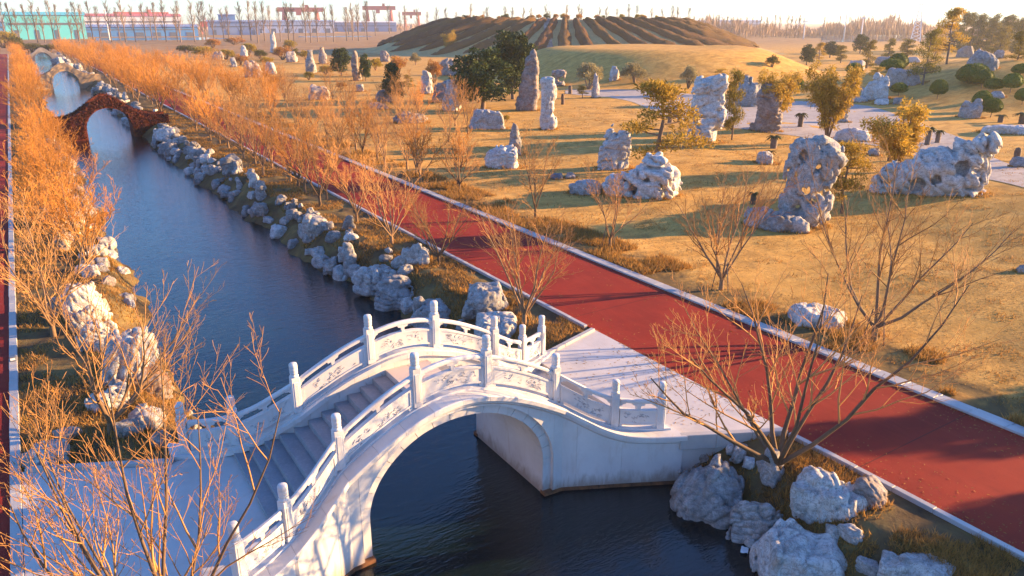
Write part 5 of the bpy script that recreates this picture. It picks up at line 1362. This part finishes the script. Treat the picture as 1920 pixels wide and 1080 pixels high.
for k in range(12):
    pxx = 1800+12*k+rnd.uniform(-4,4); P_, _ = far_pt(pxx, rnd.uniform(330, 380)); hh_ = CAM_H+(42-rnd.uniform(22, 40))*350/1488
    place_tree('conifer_tree', unit_plant('conifer'), (P_[0], P_[1], -.1), rnd.uniform(0,6), (hh_*.62, hh_*.62, hh_), '%s dark conifer from the left in the hazy clump at the top right' % ordn(k+1), 'dark conifers at the top right', 'tree', ('trunk','crown'))

# ------------------------------------------------------------------ grass
def blades(name, n, area, h0, h1, m, label, patch=None, seed=1, w=.03):
    rg = np.random.default_rng(seed); x0, x1, y0, y1 = area; x = rg.uniform(x0, x1, n*3); t = rg.random(n*3); y = y0*(y1/y0)**t
    P = np.stack([x, y, np.zeros_like(x)], -1)
    if patch is not None: keep = fbm(P*patch[0], seed, 3) > patch[1]; P = P[keep]
    P = P[:n]; x, y = P[:,0], P[:,1]
    e1 = x-12.75; ok = ~((x > 12.4) & (x < 16.1) & (y > 12.6-.51*e1) & (y < 18.9+.33*e1))
    ok &= ~((x < 4) & (y < 20.1-.5*np.clip(x+1.7, 0, 3)) & (y > 11.6+.5*np.clip(x+1.7, 0, 3)))
    if x1 < 16: ok &= (x < x_left(y)-.12) | (x > x_right(y)+.12)
    P = P[ok]; P[:,2] = ground_z(P[:,0], P[:,1])-.02; k = len(P); h = rg.uniform(h0, h1, k)
    L = rg.normal(size=(k,2))*.45; s = rg.uniform(0, 6.28, k); wv = np.stack([np.cos(s), np.sin(s), 0*s], -1)*w*.5*(1+P[:,1:2]/40)
    tip = P+np.stack([L[:,0]*h, L[:,1]*h, h], -1)
    V = np.stack([P-wv, P+wv, tip], 1).reshape(-1,3)
    return tag(put(name, mesh(name, V, np.arange(3*k).reshape(-1,3)), m), label, 'grass', kind='stuff')
blades('grass', 30000, (21.7, 24.6, 7, 110), .10, .34, M['grassblade'], 'rough brown and orange grass along the lawn side of the red path', (.5, 0.02), 3)
blades('grass', 60000, (12.3, 15.8, 5, 110), .04, .20, M['grassblade'], 'sparse dry grass on the right canal bank', (.9, -.25), 4, .02)
blades('grass', 40000, (-1.65, 2.6, 11, 100), .05, .22, M['grassblade'], 'sunlit orange grass on the left canal bank', (.6, -.25), 5, .022)
blades('grass', 130000, (23, 75, 7, 75), .02, .07, M['lawnblade'], 'short straw-coloured grass of the wide lawn', (.25, -.6), 6, .04)
blades('grass', 40000, (22.5, 70, 7, 80), .06, .16, M['grassblade'], 'rougher brown tufts dotted over the wide lawn', (.9, .38), 16, .03)
# fallen leaves and grit along the kerbs and on the landings
rg = np.random.default_rng(44); k = 2600; side = rg.random(k); y = 5*(60/5)**rg.random(k); e = rg.random(k)**2.2
x = np.where(side < .4, 16.02+e*1.6, np.where(side < .8, 21.08-e*1.6, 16.0-e*3.0)); on = side >= .8; y = np.where(on, rg.uniform(12.6,18.2,k), y)
P = np.stack([x, y, np.where(on, .056, .042)], -1); s = rg.uniform(0,6.28,k); L = rg.uniform(.015,.04,k)*(1+y/30)
d1 = np.stack([np.cos(s), np.sin(s), 0*s], -1)*L[:,None]; d2 = np.stack([-np.sin(s), np.cos(s), 0*s+.25], -1)*L[:,None]*.6
tag(put('leaf_litter', mesh('leaf_litter', np.stack([P-d1, P+d1, P+d2], 1).reshape(-1,3), np.arange(3*k).reshape(-1,3)), M['grassblade']), 'fallen leaves scattered along the kerbs of the red path', 'leaves', kind='stuff')
rg = np.random.default_rng(12); P = []
for fx, fy, fa, fb, fz in FEET:
    n_ = int(50+90*(fa+fb)); a = rg.uniform(0, 6.28, n_); q = 1+rg.random(n_)**2*.28; px_, py_ = fa*q*np.cos(a)*.95, fb*q*np.sin(a)*.95
    P.append(np.stack([fx+px_*math.cos(fz)-py_*math.sin(fz), fy+px_*math.sin(fz)+py_*math.cos(fz)], -1))
P = np.concatenate(P); P = np.concatenate([P, ground_z(P[:,0], P[:,1])[:,None]-.02], 1); P = P[P[:,2] > WATER+.1]; k = len(P)
dist = np.hypot(P[:,0], P[:,1]); h = rg.uniform(.06,.26,k); s = rg.uniform(0,6.28,k); wv = np.stack([np.cos(s), np.sin(s), 0*s], -1)*(.012+dist*.0006)[:,None]
tip = P+np.stack([rg.normal(size=k)*.4*h, rg.normal(size=k)*.4*h, h], -1)
tag(put('grass', mesh('grass', np.stack([P-wv, P+wv, tip], 1).reshape(-1,3), np.arange(3*k).reshape(-1,3)), M['grassblade']), 'longer grass tufts around the feet of the stones', 'grass', kind='stuff')

# ------------------------------------------------------------------ trees of the park just outside the view on the right; they shade the near lawn and path
for k, (x, y, h, w, lb) in enumerate([(36,-1.5,5.5,4.6,'nearest'),(41,1.5,6.0,3.8,'second'),(46,-10,7,6,'third')]):
    place_tree('evergreen_tree', unit_plant('evergreen'), (x, y, gz(x, y)), k*1.3, (w, w, h), 'dark evergreen beyond the right edge of the picture, %s from the red path' % lb, 'evergreens beyond the right edge', 'tree', ('trunk','crown'))
# ------------------------------------------------------------------ small litter and a kerb lamp
m, nt, b = mat('paper'); setc(nt, b, (0.75, 0.75, 0.74), 0.8, 0.2); M['paper'] = m
for px, py, sz, lb in ((1396, 1032, .17, 'crumpled white paper at the waterline below the upright blocky stone'), (1417, 1060, .10, 'small white scrap at the waterline near the slanting slab')):
    P = at(px, py, WATER+.04); rg = np.random.default_rng(int(px)); n = 6; V = []; Fq = []
    for i in range(n):
        for j in range(n): V.append(((i/(n-1)-.5)*sz*1.4, (j/(n-1)-.5)*sz, .02+rg.uniform(-.25,.25)*sz*.5))
    for i in range(n-1):
        for j in range(n-1): Fq.append((i*n+j, (i+1)*n+j, (i+1)*n+j+1, i*n+j+1))
    tag(put('paper_scrap', mesh('paper_scrap', V, np.array(Fq)), M['paper'], None, tuple(P), .6), lb, 'litter')
P = at(23, 676, 0.07); e = tag(empty('kerb_lamp', (-1.83, float(P[1]), 0.07)), 'small black lamp box fixed on the kerb of the left red path', 'lamp')
mb = MB(); mb.box(-.09,.09,-.11,.11,0,.16); put('housing', bevel(mb.mesh('housing'), .015), M['darkglass'], e)
mb = MB(); mb.box(-.07,.07,-.115,-.105,.04,.12); put('lens', fixn(mb.mesh('lens')), M['whitesteel'], e)
# ------------------------------------------------------------------ haze
mb = MB(); mb.box(-1600, 2600, -300, 2700, -4.0, 48)
hz = put('haze', fixn(mb.mesh('haze')), None)
m = bpy.data.materials.new('haze'); m.use_nodes = True; nt = m.node_tree
nt.nodes.remove(nt.nodes['Principled BSDF'])
vp = nt.nodes.new('ShaderNodeVolumePrincipled'); vp.inputs['Density'].default_value = 0.0002; vp.inputs['Color'].default_value = (0.92, 0.92, 0.95, 1); vp.inputs['Anisotropy'].default_value = 0.3
nt.links.new(vp.outputs[0], nt.nodes['Material Output'].inputs['Volume']); hz.data.materials.append(m)
tag(hz, 'pale evening haze over the distance', kind='stuff')
